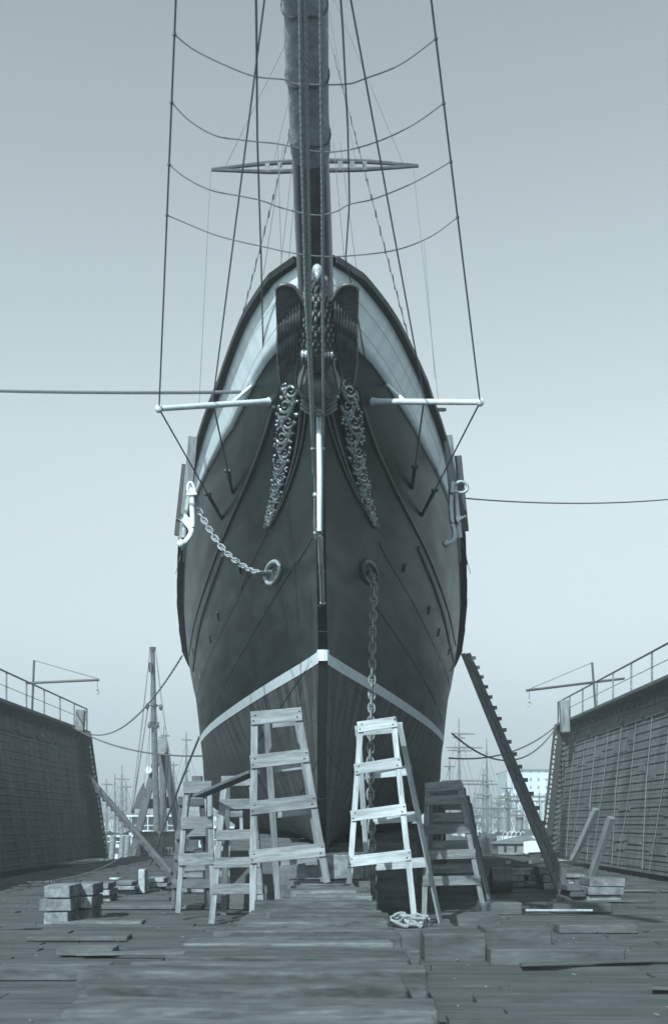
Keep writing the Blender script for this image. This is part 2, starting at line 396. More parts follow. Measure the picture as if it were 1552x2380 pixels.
# mouldings and raised plank laps, run along the hull
def on_hull(pts, off):
    q = [Vector((x, y, 0)) for x, y in pts]; out = []
    for p in catmull(q, 4):
        h = hit(p.x, p.y, off)
        if h: out.append(h)
    return out
for pts in ([(637, 945), (610, 1030), (575, 1120), (540, 1200), (505, 1285), (475, 1370), (452, 1450), (442, 1510), (437, 1555)], [(842, 945), (870, 1030), (905, 1110), (945, 1190), (985, 1270), (1018, 1350), (1042, 1425), (1058, 1500), (1068, 1545)]):
    q = on_hull(pts, .02); m = MB(); m.tube(q, .026, 8); m.build('moulding', M_['iron'], ship, smooth=True)
    sg = 1 if pts[0][0] < 750 else -1
    q = on_hull([(x+sg*13, y+4) for x, y in pts[4:]], .004); m = MB(); m.tube(q, .04, 6); m.build('moulding_strip', mat('pale_strip', .10, .5, .3, 8), ship, smooth=True)  # paler strip just inside the after part of the moulding
for pts in ([(581, 1335), (495, 1509), (467, 1586), (457, 1632), (456, 1678)], [(687, 1307), (608, 1437), (525, 1586), (483, 1688)], [(745, 1507), (650, 1646), (608, 1708), (580, 1748)], [(737, 1770), (699, 1844)],
            [(880, 1262), (904, 1307), (972, 1425), (1033, 1559), (1048, 1616), (1053, 1674)], [(873, 1409), (936, 1501), (1001, 1611), (1035, 1700), (1042, 1753)], [(757, 1509), (797, 1556), (854, 1635), (875, 1663), (923, 1729)], [(760, 1750), (819, 1837)], [(620, 1238), (585, 1310), (560, 1370)], [(725, 1252), (690, 1310)]):
    q = on_hull(pts, .002)
    if len(q) > 1: m = MB(); m.tube(q, .009, 5); m.build('plank_lap', M_['rail'], ship)
# stem bar with its forward knee
m = MB()
pts = [Vector((cx(interp(STEM, z)), interp(STEM, z)-.06, z)) for z in [1.18, 2, 3, 3.97, 4.3, 4.6, 5, 5.5, 6, 6.5, 7.0, 7.3]]
for a, b in zip(pts, pts[1:]): m.bar(a, b, .16, .13, up=Vector((1, 0, 0)))
m.v = [v.copy() for v in m.v]
m.build('stem', M_['hull'], ship, bevel=.01)
m = MB(); a = pts[3]
m.tube([Vector((a.x, a.y-.075, 3.885)), Vector((a.x, a.y-.10, 4.035))], .085, 8); 
m.build('stem_stripe', M_['white'], ship)
m = MB()
kp = [(13.35, 6.0), (13.0, 6.35), (12.4, 6.6), (11.9, 6.75), (11.8, 7.3), (12.6, 7.35), (13.3, 6.9), (13.7, 6.1)]
m.poly([Vector((cx(12.5)-.09, a_, b_)) for a_, b_ in kp], (.18, 0, 0)); m.build('cutwater', M_['hull'], ship, bevel=.02)

# ---------------------------------------------------------------- bowsprit
def BS(Y): return Vector((-.20-.020*(11.5-Y), Y, 7.5+.42*(11.5-Y)))
ax = (BS(4)-BS(11.5)).normalized()
m = MB(); m.tube([BS(13.2), BS(11), BS(9.7), BS(8)], [.20, .19, .168, .155], 28); m.tube([BS(8), BS(5), BS(3.9)], [.15, .13, .10], 20)
bsp = m.build('bowsprit', M_['varnish'], ship, smooth=True)
m = MB(); pts = []; rs = []; random.seed(5)
N_ = 60
for i in range(N_+1):
    Y = 10.24-(10.24-6.8)*i/N_; pts.append(BS(Y)+Vector((random.uniform(-.003, .003), 0, -.004))); rs.append(.186-.004*(i/60)+.004*math.sin(i*.55)+random.uniform(-.002, .003)-(.0 if i else .010))
m.tube(pts, rs, 32); cover = m.build('canvas_cover', M_['canvas'], bsp, smooth=True)
for Yk in (10.05, 9.55, 9.02, 8.5, 8.0, 7.4):
    c = BS(Yk); sd, u = frame(ax); m = MB()
    m.tube([c+(sd*math.cos(t)+u*math.sin(t))*.196+ax*(.02*math.sin(t*3)) for t in [2*math.pi*k/28 for k in range(28)]], .009, 6, closed=True); m.build('lashing', M_['iron'], cover, smooth=True)
# ropes running below the bowsprit, and the bobstay
def wire(name, pts, r, mt, parent=ship, n=6, label=None):
    m = MB(); m.tube(pts, r, n); o = m.build(name, mt, parent, smooth=True)
    if label: o['label'] = label
    return o
def twist(pts, r, k=3, pitch=.16):
    """laid rope of k strands"""
    m = MB(); Ltot = 0; pp = [Vector(p) for p in pts]; dense = []
    for a, b in zip(pp, pp[1:]):
        n = max(2, int((b-a).length/.03)); dense += [a.lerp(b, i/n) for i in range(n)]
    dense.append(pp[-1])
    for s in range(k):
        q = []
        L_ = 0
        for i, p in enumerate(dense):
            d = (dense[min(i+1, len(dense)-1)]-dense[max(i-1, 0)]); sd, u = frame(d)
            if i: L_ += (p-dense[i-1]).length
            t = L_/pitch*2*math.pi/1+s*2*math.pi/k; q.append(p+(sd*math.cos(t)+u*math.sin(t))*r*.5)
        m.tube(q, r*.58, 5)
    return m
S0 = Vector((cx(14.3), 14.25, 4.62)); S1 = Vector((-.22, 6.0, 9.45))
def bob(t, dx=0): return S0.lerp(S1, t)+Vector((dx, 0, 0))
def bobt(y):
    r_ = (HYP-y)/F; return (r_*S0.y+CZ-S0.z)/((S1.z-S0.z)+r_*(S0.y-S1.y))
def BP(x, y):
    q = bob(bobt(y)); q.x = (x-CXP)/F*q.y; return q
for xs in ([(747, 1400), (744, 1330), (741, 1250)], [(752, 1400), (750, 1330), (746, 1250)]):
    wire('bobstay_bar', [BP(x, y) for x, y in xs], .017, M_['galv'])
m = MB(); m.tube([P(742, 1235, 11.9), P(742.5, 1100, 11.9), P(741, 1000, 11.9), P(740, 938, 11.9)], [.026, .030, .030, .026], 14); o = m.build('martingale_spar', M_['white'], ship, smooth=True)
m = MB()
def fit(bs):
    for (x, y, r_) in bs: m.ball(BP(x, y)-Vector((0, .03, 0)), r_, 10, 8)
fit(((726, 1045, .02), (751, 1045, .02))); m.tube([BP(724, 1045)-Vector((0, .04, 0)), BP(753, 1045)-Vector((0, .04, 0))], .008, 6); m.build('spreader_bolt', M_['galv'], ship, smooth=True)
m = MB(); fit(((733, 1152, .034), (735, 1158, .024), (733, 1240, .028), (743, 1247, .028), (738, 1230, .03), (733, 1215, .02)))
m.tube([BP(733, 1160), BP(735, 1210), BP(736, 1250)], [.02, .036, .03], 10)
m.build('turnbuckle', M_['galv'], ship, smooth=True)
m = MB(); m.tube([BP(745, 1310), BP(744, 1250)], [.03, .035], 8); m.build('shackle', M_['galv'], ship, smooth=True)
m = MB(); m.tube([BP(743, 1402), BP(756, 1402)], .02, 8)
m.build('stay_pin', M_['galv'], ship, smooth=True)
for (pts, r_) in (([(735, 1160), (728, 1000), (722, 800), (717, 500), (712, 175), (708, -60)], .020), ([(729, 1100), (722, 900), (712, 700), (704, 400), (700, 175), (698, -60)], .020),
                  ([(748, 1240), (751, 1000), (751, 800), (750, 500), (747, 175), (745, -60)], .017)):
    m = twist([BP(x, y) for x, y in pts], r_); m.build('bobstay_rope', M_['pale_rope'], ship, smooth=True)

# ---------------------------------------------------------------- whisker booms and guys
EJ = Vector((-.35, 4.0, 10.6)); EI = Vector((-.235, 7.38, 9.23))
def on_line(a, b, y):
    r_ = (HYP-y)/F; t = (r_*a.y+CZ-a.z)/((b.z-a.z)+r_*(a.y-b.y)); return a.lerp(b, t)
TL = P(370, 950, 12.6); TR = P(1115, 935, 12.6)
for side, tip, root, mid, br0, br1, hullo, hulli in ((-1, TL, (625, 933), (490, 940), (585, 897), (533, 930), (515, 1205), (540, 1145)),
                                               (1, TR, (865, 933), (990, 935), (898, 893), (945, 930), (980, 1198), (958, 1135))):
    rt = hit(*root, off=.03); rt = rt if rt else P(*root, 13)
    m = MB(); m.tube([rt, rt.lerp(tip, .08), rt.lerp(tip, .5), tip], [.045, .036, .036, .032], 12); m.ball(tip, .05); m.ball(rt, .05)
    wb = m.build('whisker_boom', M_['white'], ship, smooth=True)
    b0_ = hit(*br0, off=.02); fr_ = abs((br1[0]-root[0])/((370 if side < 0 else 1115)-root[0])); b1_ = rt.lerp(tip, fr_)
    b0_ = b0_ if b0_ else P(*br0, 13)
    m = MB(); m.tube([b0_, b1_], .024, 8); m.ball(b1_, .035); m.build('boom_brace', M_['white'], ship, smooth=True)
    fm = abs((mid[0]-root[0])/((370 if side < 0 else 1115)-root[0])); mp_ = rt.lerp(tip, fm)+Vector((0, 0, .04))
    wire('guy_wire', [tip, EJ], .009, M_['wire']); wire('guy_wire', [mp_, EI], .0085, M_['wire'])
    for st, hp in ((tip, hullo), (mp_, hulli)):
        e = hit(*hp, off=.02); e = e if e else P(*hp, 17)
        k = st.lerp(e, .72)
        wire('guy_wire', [st, k], .011, M_['wire'])
        m = MB(); m.tube([k, k.lerp(e, .12), e], [.018, .032, .026], 8); m.ball(k+Vector((.03, 0, 0)), .03); m.ball(k-Vector((.03, 0, 0)), .03)
        m.build('turnbuckle', M_['iron'] if hp[0] in (540, 958) else M_['iron'], ship, smooth=True)
# net ropes slung between the outer guys
def slung(ptsxy, Yc):
    a = on_line(TL, EJ, ptsxy[0][1]); b = on_line(TR, EJ, ptsxy[-1][1]); n = len(ptsxy); q = []
    for i, (x, y) in enumerate(ptsxy):
        if i == 0: q.append(a)
        elif i == n-1: q.append(b)
        else:
            u = abs(x-733)/350.0; Ye = a.y*.5+b.y*.5; q.append(P(x, y, Yc+(Ye-Yc)*min(1, u)))
    q = catmull(q, 6); q = [q[0].lerp(q[1], 0)]+q[1:]
    m = MB(); m.tube(q, .0055, 6); m.ball(q[0], .018); m.ball(q[-1], .018); m.build('net_rope', M_['wire'], ship, smooth=True)
slung([(398, 238), (440, 280), (500, 315), (560, 325), (603, 330), (650, 335), (733, 352), (800, 350), (880, 328), (960, 290), (1033, 240)], 9.6)
slung([(392, 382), (430, 412), (490, 442), (560, 456), (607, 466), (660, 485), (733, 500), (780, 492), (812, 475), (870, 462), (960, 425), (1048, 376)], 10.0)
slung([(388, 500), (440, 522), (500, 546), (560, 562), (610, 573), (680, 588), (750, 596), (820, 594), (920, 581), (1000, 550), (1065, 505)], 10.4)
slung([(402, 80), (450, 115), (520, 150), (590, 177), (660, 185), (690, 195), (800, 196), (850, 182), (930, 150), (1018, 90)], 9.3)
wire('guy_wire', [P(594, -80, 7.0), P(596, 60, 8.0), P(598, 320, 10), P(607, 600, 12), P(612, 835, 13.2)], .009, M_['wire'])
wire('guy_wire', [P(786, -80, 7.0), P(796, 60, 8.0), P(808, 300, 10), P(812, 470, 11), P(803, 600, 11.8), P(822, 690, 12.2), P(850, 840, 13)], .008, M_['wire'])

# ---------------------------------------------------------------- foremast, crossed yard and shrouds
FM = Vector((cx(22)-.0, 22, 6.6))
m = MB(); m.tube([FM, FM+Vector((0, 0, 8)), FM+Vector((0, .2, 15.5))], [.17, .15, .11], 16); m.build('mast', M_['varnish'], ship, smooth=True)
yo = []
A_ = P(492, 394, 21.6); B_ = P(972, 385, 21.6); C_ = A_.lerp(B_, .5)+Vector((0, 0, .14))
m = MB(); m.tube([A_, A_.lerp(C_, .5)+Vector((0, 0, .03)), C_, C_.lerp(B_, .5)+Vector((0, 0, .03)), B_], [.03, .045, .05, .045, .03], 8); m.tube([A_-Vector((0, 0, .01)), A_.lerp(B_, .28)-Vector((0, 0, .07)), A_.lerp(B_, .5)-Vector((0, 0, .06)), A_.lerp(B_, .72)-Vector((0, 0, .06)), B_-Vector((0, 0, .01))], [.03, .045, .045, .045, .03], 8)
for t in (.27, .33, .41, .62, .68, .74): c = A_.lerp(B_, t)+Vector((0, -.0, .015)); m.box(c.x-.045, c.x+.045, c.y-.04, c.y+.04, c.z-.10, c.z+.09)
yd = m.build('crossed_yard', M_['varnish'], ship, smooth=False)
for t, dx in ((.06, .02), (.29, 0), (.70, 0), (.93, -.02)): wire('lift_wire', [A_.lerp(B_, t), FM+Vector((0, 0, 12.6))], .006, M_['wire'])
for side in (-1, 1):
    top = FM+Vector((side*.1, 0, 11.4)); eye = Vector((0, 0, CZ)); b0_ = Vector((-3.17 if side < 0 else 2.72, 22, 7.1)); nn = (top-eye).cross(b0_-eye); base = []
    for Y in (20.6, 21.5, 22.4, 23.3): z = 7.1-.03*(Y-22); base.append(Vector((-(nn.y*Y+nn.z*(z-CZ))/nn.x, Y, z)))
    m = MB()
    for q in base: m.tube([q, top], .007, 5)
    for k in range(1, 30):
        t = k/31.0; pts = [q.lerp(top, t) for q in base]; dd = (pts[0]-pts[-1])*.12+Vector((0, 0, .07)); pts = [pts[0]+dd]+pts+[pts[-1]-dd]; m.tube(pts, .010, 5)
    m.build('shroud', M_['wire'], ship)
    m = MB(); q = hull_pt(6.8, 3.4 if side < 0 else 3.5, side); m.bar(q+Vector((0, 0, .05)), q+Vector((side*.25, .2, .12)), .05, .04); m.build('pin_bracket', M_['iron'], ship)
for a, b in (((490, 395, 21.5), (463, 940, 15.5)), ((960, 390, 21.5), (1018, 930, 15.5)), ((985, 560, 22), (1010, 880, 16))): wire('brace_line', [P(*a), P(*b)], .004, M_['wire'])
for x0, x1 in ((655, 612), (680, 650), (690, 668), (640, 655), (790, 830), (775, 803)): wire('stay_wire', [P(x0+(0 if x0 > 733 else 5), 330, 21), P(x1, 640, 13.6)], .005, M_['wire'])

# ---------------------------------------------------------------- eagle figurehead
FY = 11.75
fig = thing('figurehead_root', P(737, 930, FY), None, None); fig.name = 'figurehead'
WM['figurehead'] = WM.pop('figurehead_root'); fig.parent = ship; fig.matrix_parent_inverse = WM[ship.name].inverted()
def FP(x, y, dy=0): return P(x, y, FY+dy+interp([(620, -1.0), (700, -.8), (800, -.45), (900, -.05), (950, 0)], y))
m = MB(); random.seed(2)
prof = [(628, 10, 12), (645, 20, 18), (675, 27, 24), (710, 36, 32), (750, 46, 42), (790, 50, 46), (825, 46, 42), (850, 30, 30)]
pts = [FP(737, y, .0) for y, a, b in prof]; m.tube(pts, [a/F*FY for y, a, b in prof], 20, up=Vector((0, 1, 0)))
# feather scales over breast and neck
for k in range(16):
    yy = 650+k*11.5
    hw = interp([(a, b) for a, b, c in prof], yy); nn = 7+k//3
    for j in range(nn):
        th = math.pi*(j+.5*(k % 2)+.25)/nn
        x = 737-hw*math.cos(th)*1.02; dy = -hw/F*FY*math.sin(th)*1.02
        c = FP(x, yy, dy); m.ball(c, .030, 6, 5, sc=(.75, .55, 1.5))
body = m.build('body', M_['eagle'], fig, smooth=True)
m = MB(); m.ball(FP(737, 628, -.14), .062, 12, 10, sc=(.8, 1.15, .85)); m.build('head', M_['gilt'], fig, smooth=True)
m = MB(); m.tube(catmull([FP(737, 632, -.19), FP(737, 634, -.27), FP(737, 645, -.31), FP(737, 656, -.30)], 4), [.03, .032, .031, .03, .029, .027, .025, .022, .019, .016, .012, .008, .004], 10, up=Vector((1, 0, 0))); m.build('beak', M_['gilt'], fig, smooth=True)
for side in (-1, 1):
    def X(x): return 737+side*(737-x)
    m = MB()
    out = [(640, 672), (648, 664), (662, 660), (678, 663), (690, 674), (698, 690), (706, 700), (700, 730), (692, 760), (686, 790), (680, 800), (660, 800), (647, 800), (643, 760), (641, 720)]
    m.poly([FP(X(x), y, -.10 if x > 690 else -.16) for x, y in out], (0, .12, 0))
    top = catmull([FP(X(x), y, -.17) for x, y in [(641, 676), (648, 666), (662, 662), (678, 665), (690, 676), (698, 690), (705, 700)]], 5)
    m.tube(top, .02, 8)
    # long feathers falling from the shoulder in overlapping tiers
    for tier, (y0, y1, n, w, d) in enumerate(((735, 815, 8, .017, -.175), (770, 862, 7, .020, -.175), (800, 900, 6, .024, -.160))):
        for j in range(n):
            u = j/(n-1); xa = 645+u*(50-tier*7); xb = xa+(9 if tier == 2 else 3)*(1-u*.8)
            ya = y0-u*34; yb = y1-u*(30+tier*8)
            m.tube(catmull([FP(X(xa), ya, d+.075), FP(X((xa+xb)/2), (ya+yb)/2, d-.008), FP(X(xb), yb, d+.03)], 3), [w*.2, w*.75, w, w, w*1.05, w*.9, w*.25], 6, flat=.8)
    m.build('wing', M_['eagle'], fig, smooth=True)
    m = MB()
    for k, x in enumerate((703, 711, 719)):
        m.ball(FP(X(x), 823, -.25), .030, 10, 8, sc=(.75, .8, 1.5)); m.tube([FP(X(x), 826, -.25), FP(X(x-1), 838, -.27)], [.016, .004], 6)
    m.build('claw', M_['gilt'] if side < 0 else M_['carve'], fig, smooth=True)
m = MB(); m.ball(FP(741, 893, .05), .25, 18, 14, sc=(.95, .7, 1.05))
for sx in (-1, 1):
    m.tube(catmull([FP(741+sx*46, 830, -.08), FP(741+sx*52, 870, -.08), FP(741+sx*50, 905, -.06), FP(741+sx*28, 925, -.1), FP(741+sx*12, 915, -.13)], 5), .016, 6)
    m.tube(catmull([FP(741+sx*30, 842, -.16), FP(741+sx*38, 880, -.15), FP(741+sx*44, 905, -.1)], 5), .012, 6)
m.build('globe', M_['eagle'], fig, smooth=True)
m = MB()
for k in range(7): 
    y = 900+k*9
    m.tube(catmull([FP(700, y-6, .1), FP(720, y+8, -.02), FP(741, y+12, -.06), FP(762, y+8, -.02), FP(782, y-6, .1)], 4), .014, 6)
m.build('drapery', M_['eagle'], fig, smooth=True)

# ---------------------------------------------------------------- carved trailboards
def tb_pt(x, y, off=.05):
    h = hit(x, y, off); return h if h else P(x, y, 13.5)
for side in (-1, 1):
    cen = [(672, 900), (668, 950), (662, 1000), (657, 1050), (650, 1100), (640, 1150), (628, 1195), (618, 1230)] if side < 0 else [(806, 900), (814, 950), (820, 1000), (828, 1050), (838, 1100), (850, 1150), (864, 1195), (876, 1228)]
    hw = [24, 25, 24, 20, 17, 13, 9, 5]
    def C(t):
        i = min(int(t*7), 6); f = t*7-i; return (cen[i][0]*(1-f)+cen[i+1][0]*f, cen[i][1]*(1-f)+cen[i+1][1]*f, hw[i]*(1-f)+hw[i+1]*f)
    tb = MB(); random.seed(20+side)
    for i in range(40):                                   # backing board
        pass
    board = []
    for k in range(15):
        x, y, w_ = C(k/14); board.append((tb_pt(x-w_, y, .02), tb_pt(x+w_, y, .02)))
    b0_ = len(tb.v)
    for a, b in board: tb.v += [a, b]
    for k in range(14): tb.face((b0_+2*k, b0_+2*k+1, b0_+2*k+3, b0_+2*k+2))
    root = tb.build('trailboard', M_['hull'], ship, fixn=False); s_ = root.modifiers.new('thick', 'SOLIDIFY'); s_.thickness = .03
    cv = MB()
    t = .02; flip = 1
    while t < .94:                                         # scrolls of leafwork, alternating sides
        x, y, w_ = C(t); r_ = w_*.62; q = []; rr = []
        for k in range(22):
            an = k/21*2*math.pi*1.45; rad = r_*(1-k/24.0)
            q.append(tb_pt(x+flip*(w_*.22)+flip*rad*math.cos(an), y+rad*math.sin(an)*1.15, .085)); rr.append(.019*(w_/24)**.5*(1-.5*k/21))
        cv.tube(q, [v*1.25 for v in rr], 7)
        q = [tb_pt(x-flip*w_*.75, y-w_*.9, .06), tb_pt(x-flip*w_*.5, y, .08), tb_pt(x+flip*w_*.1, y+w_*1.1, .08), tb_pt(x+flip*w_*.8, y+w_*1.0, .06)]
        cv.tube(catmull(q, 5), .026*(w_/24)**.5, 6)
        for k in range(9):
            cv.ball(tb_pt(x-flip*w_*random.uniform(.1, .95), y+random.uniform(-.9, 1.2)*w_, .085), random.uniform(.014, .030)*(w_/24)**.6, 8, 6)
        t += w_*1.45/340.0; flip = -flip
    for k in range(46):
        tt = random.random()**.8; x, y, w_ = C(min(tt, .99)); sg = -1 if side < 0 else 1
        cv.ball(tb_pt(x+sg*w_*random.uniform(.55, 1.0), y, .075), random.uniform(.012, .026), 7, 5)
    cv.build('scrollwork', M_['carve'], root, smooth=True)
    ins = [(700, 940), (697, 990), (688, 1050), (672, 1110), (655, 1160), (635, 1205), (622, 1228)] if side < 0 else [(770, 960), (782, 1010), (797, 1060), (815, 1110), (835, 1155), (858, 1200), (872, 1225)]
    for dx, r_ in ((0, .022), (12, .015)):
        q = catmull([tb_pt(x+(-side)*dx*(1-i/6.5), y, .03) for i, (x, y) in enumerate(ins)], 4); m = MB(); m.tube(q, r_, 8); m.build('trailboard_moulding', M_['hull'] if 0 else M_['eagle'], ship, smooth=True)

# ---------------------------------------------------------------- hawse pipes, scuppers
for (x, y, s) in ((634, 1331, -1), (858, 1331, 1)):
    m = MB(); q = []
    for k in range(28):
        t = 2*math.pi*k/28; lx = math.cos(t)*17; ly = math.sin(t)*26; rot = -.35*s
        q.append(tb_pt(x+lx*math.cos(rot)-ly*math.sin(rot)*s*0+ly*.22*(-s)*-1, y+ly, .025))
    m.tube(q, .035, 8, closed=True); m.build('hawse_pipe', M_['galv'] if s < 0 else M_['iron'], ship, smooth=True)
    m = MB(); c = tb_pt(x, y, .012); b0_ = len(m.v); m.v.append(c)
    for p in q: m.v.append(p+(c-p)*.12)
    for k in range(28): m.face((0, 1+k, 1+(k+1) % 28))
    m.build('hawse_opening', M_['glassd'], ship)
for (x, y, l) in ((556, 1325, 9), (505, 1432, 9), (487, 1485, 8), (448, 1515, 8), (457, 1560, 8), (462, 1567, 6), (941, 1320, 8), (998, 1418, 8), (1020, 1470, 8), (1043, 1515, 7), (1050, 1553, 7), (1055, 1590, 6)):
    h1 = hit(x, y-l, .015); h2 = hit(x+(3 if x < 750 else -3), y+l, .015)
    if h1 and h2:
        m = MB(); m.tube([h1, h2], .028, 8); m.build('scupper', M_['iron'], ship, smooth=True)
        m = MB(); m.ball(h2, .022, 8, 6, sc=(1, .6, 1.3)); m.build('scupper_lip', M_['galv'], ship, smooth=True)

# ---------------------------------------------------------------- anchors, chains
def link_mesh(l, w, r):
    m = MB(); q = []
    for k in range(20):
        t = 2*math.pi*k/20; c, s = math.cos(t), math.sin(t)
        q.append(Vector(((abs(s)**.75)*math.copysign(1, s)*(l/2), c*w/2*(1-.12*abs(s)), 0)))
    m.tube(q, r, 8, closed=True, up=Vector((0, 0, 1))); m.tube([Vector((0, -w/2, 0)), Vector((0, w/2, 0))], r*.7, 6)
    me = bpy.data.meshes.new('chain_link'); me.from_pydata([tuple(v) for v in m.v], [], m.f)
    for p in me.polygons: p.use_smooth = True
    return me
def chain(path, pitch, l, w, r, mt, label):
    pts = catmull(path, 16); root = thing('anchor_chain', pts[0], label, 'chain')
    me = link_mesh(l, w, r); me.materials.append(mt); acc = 0; nxt = 0; k = 0
    for a, b in zip(pts, pts[1:]):
        sl_ = (b-a).length
        while nxt <= acc+sl_:
            p = a.lerp(b, (nxt-acc)/sl_); d = (b-a).normalized(); sd, u = frame(d, Vector((0, -1, .2)))
            an = R(20 if k % 2 else 78); yv = sd*math.cos(an)+u*math.sin(an); zv = d.cross(yv)
            M = Matrix((d, yv, zv)).transposed().to_4x4(); M.translation = p
            o = bpy.data.objects.new('link', me); place(o, M, root); nxt += pitch; k += 1
        acc += sl_
    return root
AY = 16.4
pl = [P(450, 1148, AY), P(462, 1185, AY), P(490, 1235, 16.2), P(525, 1283, 16.0), P(570, 1318, 15.7), P(605, 1331, 15.4), hit(632, 1332, .06)]
chain(pl, .100, .152, .088, .013, mat('pale_chain_iron', .34, .5, .3, 20, metal=.3, rand=.1), 'pale stud link chain curving from the left anchor to the hawse pipe')
hp = hit(861, 1330, .05)
zf = P(866, 2120, 14.2)
pr = [hp, hp+Vector((.04, -.22, -.25)), P(866, 1450, hp.y-.35), P(864, 1600, hp.y-.4), P(860, 1800, 14.9), P(864, 1950, 14.9), P(867, 2095, 14.9)]
chain(pr, .118, .18, .10, .017, mat('chain_iron', .20, .55, .3, 20, metal=.2, rand=.1), 'heavy stud link chain hanging straight down from the right hawse pipe')
def anchor(side):
    X_ = (lambda x: x) if side < 0 else (lambda x: {445: 1045, 447: 1047, 448: 1050, 444: 1056, 440: 1057, 432: 1050, 421: 1036}.get(x, 1490-x))
    root = thing('anchor', P(X_(445), 1200, AY), 'white stocked anchor lashed to the left bow, its shackle holding the chain' if side < 0 else 'grey anchor lashed to the right bow with an open bow shackle at its head', 'anchor', None)
    mt = M_['white'] if side < 0 else M_['galv']
    m = MB(); q = catmull([P(X_(447), 1135, AY-.1), P(X_(447), 1180, AY-.1), P(X_(448), 1215, AY-.1), P(X_(444), 1240, AY-.12), P(X_(432), 1258, AY-.16), P(X_(421), 1263, AY-.18)], 5)
    m.tube(q, [.04]*(len(q)-1)+[.045], 12); m.ball(q[-1], .062, 12, 8); m.build('stock', mt, root, smooth=True)
    m = MB(); s = side
    base = [(432, 1195), (422, 1208), (410, 1204), (424, 1213), (436, 1228), (440, 1240), (444, 1205)] if side < 0 else [(1060, 1192), (1068, 1200), (1082, 1197), (1082, 1201), (1070, 1208), (1062, 1215), (1058, 1205)]
    m.poly([P(x, y, AY-.02) for x, y in base], (0, .06, 0)); m.build('fluke', M_['galv'], root, bevel=.006)
    m = MB(); m.tube([P(X_(444), 1130, AY+.02), P(432 if side < 0 else 1062, 1200, AY+.1), P(428 if side < 0 else 1066, 1250, AY+.15)], [.035, .045, .05], 10); m.build('shank', M_['galv'], root, smooth=True)
    m = MB()
    if side < 0:
        m.tube(catmull([P(439, 1150, AY-.15), P(436, 1135, AY-.15), P(440, 1122, AY-.15), P(446, 1122, AY-.15), P(452, 1135, AY-.15), P(455, 1150, AY-.15)], 4), .018, 8)
        m.tube([P(434, 1150, AY-.15), P(458, 1148, AY-.15)], .02, 8)
    else:
        m.tube(catmull([P(1046, 1127, AY-.15), P(1058, 1124, AY-.15), P(1070, 1119, AY-.15), P(1082, 1124, AY-.15), P(1086, 1133, AY-.15), P(1080, 1143, AY-.15), P(1068, 1145, AY-.15), P(1056, 1141, AY-.15), P(1045, 1140, AY-.15)], 4), .025, 8)
        m.tube([P(1050, 1120, AY-.17), P(1049, 1146, AY-.17)], .04, 10)
    m.build('shackle', mt, root, smooth=True)
anchor(-1); anchor(1)
for side in (-1, 1):                                       # wooden fender boards on which the anchors rest
    a, b = (P(449, 1015, AY+.1), P(426, 1255, AY+.2)) if side < 0 else (P(1040, 1012, AY+.1), P(1064, 1250, AY+.2))
    o = beam('bill_board', a, b, .14, .05, M_['wood'], ship, up=Vector((0, 1, 0)), bevel=.006)
    a, b = (P(433, 1080, AY+.3), P(415, 1245, AY+.3)) if side < 0 else (P(1062, 1060, AY+.3), P(1079, 1235, AY+.3))
    beam('channel_board', a, b, .13, .05, M_['rail'], ship, up=Vector((0, 1, 0)))

# ---------------------------------------------------------------- trestles
def trestle(label, fl, fr, bl, br, rungs, mt, brungs=None, leg=.075, brd=(.145, .03), grp=None, roll=0, bolts=False):
    """fl/fr/bl/br: (top, foot) points of the front and back legs; rungs: heights 0..1 down the leg"""
    root = thing('trestle', ((fl[1]+br[1])/2), label, 'trestle', grp)
    for a, b in (fl, fr, bl, br): beam('leg', a, b, leg, leg*.7, mt, root, up=Vector((0, 1, 0)))
    for (l, r_, yoff, ts) in ((fl, fr, -.05, rungs), (bl, br, .05, brungs if brungs is not None else rungs)):
        for t in ts:
            if isinstance(t, tuple): a = on_line(l[0], l[1], t[0]); b = on_line(r_[0], r_[1], t[1])
            else: a = l[0].lerp(l[1], t); b = r_[0].lerp(r_[1], max(0, t-roll))
            d = (b-a).normalized()*.045
            n_ = Vector((0, yoff, 0)); beam('rung', a-d+n_, b+d+n_, brd[0], brd[1], mt, root, up=Vector((0, 1, 0)))
            if bolts and yoff < 0:
                for q in (a, b):
                    for kz in (-1, 1): m = MB(); m.ball(q+Vector((.012*kz, -.066, .035*kz)), .011, 6, 5); m.build('bolt', M_['rail'], root)
    return root
def swapwh(*a): return a
G1 = 'wooden trestles standing around the bow'
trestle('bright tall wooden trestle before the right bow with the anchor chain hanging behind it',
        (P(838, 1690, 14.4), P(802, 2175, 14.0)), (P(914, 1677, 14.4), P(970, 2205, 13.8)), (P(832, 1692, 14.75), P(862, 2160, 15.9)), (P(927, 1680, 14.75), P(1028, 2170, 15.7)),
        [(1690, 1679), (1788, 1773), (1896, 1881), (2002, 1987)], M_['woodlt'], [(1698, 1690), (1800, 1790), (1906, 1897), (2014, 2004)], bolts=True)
pz = .86
trestle('tall wooden trestle before the left bow, its feet behind the keel platform',
        (P(592, 1668, 13.2), P(588, 2130, 13.0)), (P(694, 1664, 13.2), P(760, 2052, 13.0)), (P(620, 1672, 13.6), P(648, 2115, 14.4)), (P(690, 1668, 13.6), P(752, 2048, 14.2)),
        [(1670, 1661), (1771, 1757), (1878, 1862), (1991, 1975)], M_['wood'], [(1678, 1670), (1782, 1772), (1888, 1878), (2000, 1988)], leg=.085, brd=(.165, .03), bolts=True)
trestle('wooden trestle half hidden behind the tall left one', (P(522, 1812, 17.6), P(492, 2148, 17.2)), (P(585, 1812, 17.6), P(610, 2146, 17.3)), (P(530, 1815, 18), P(520, 2125, 19)), (P(585, 1815, 18), P(612, 2125, 19)),
        [(1816, 1814), (1870, 1868), (1941, 1939), (2005, 2003), (2066, 2065)], M_['wood'], leg=.10, brd=(.17, .04))
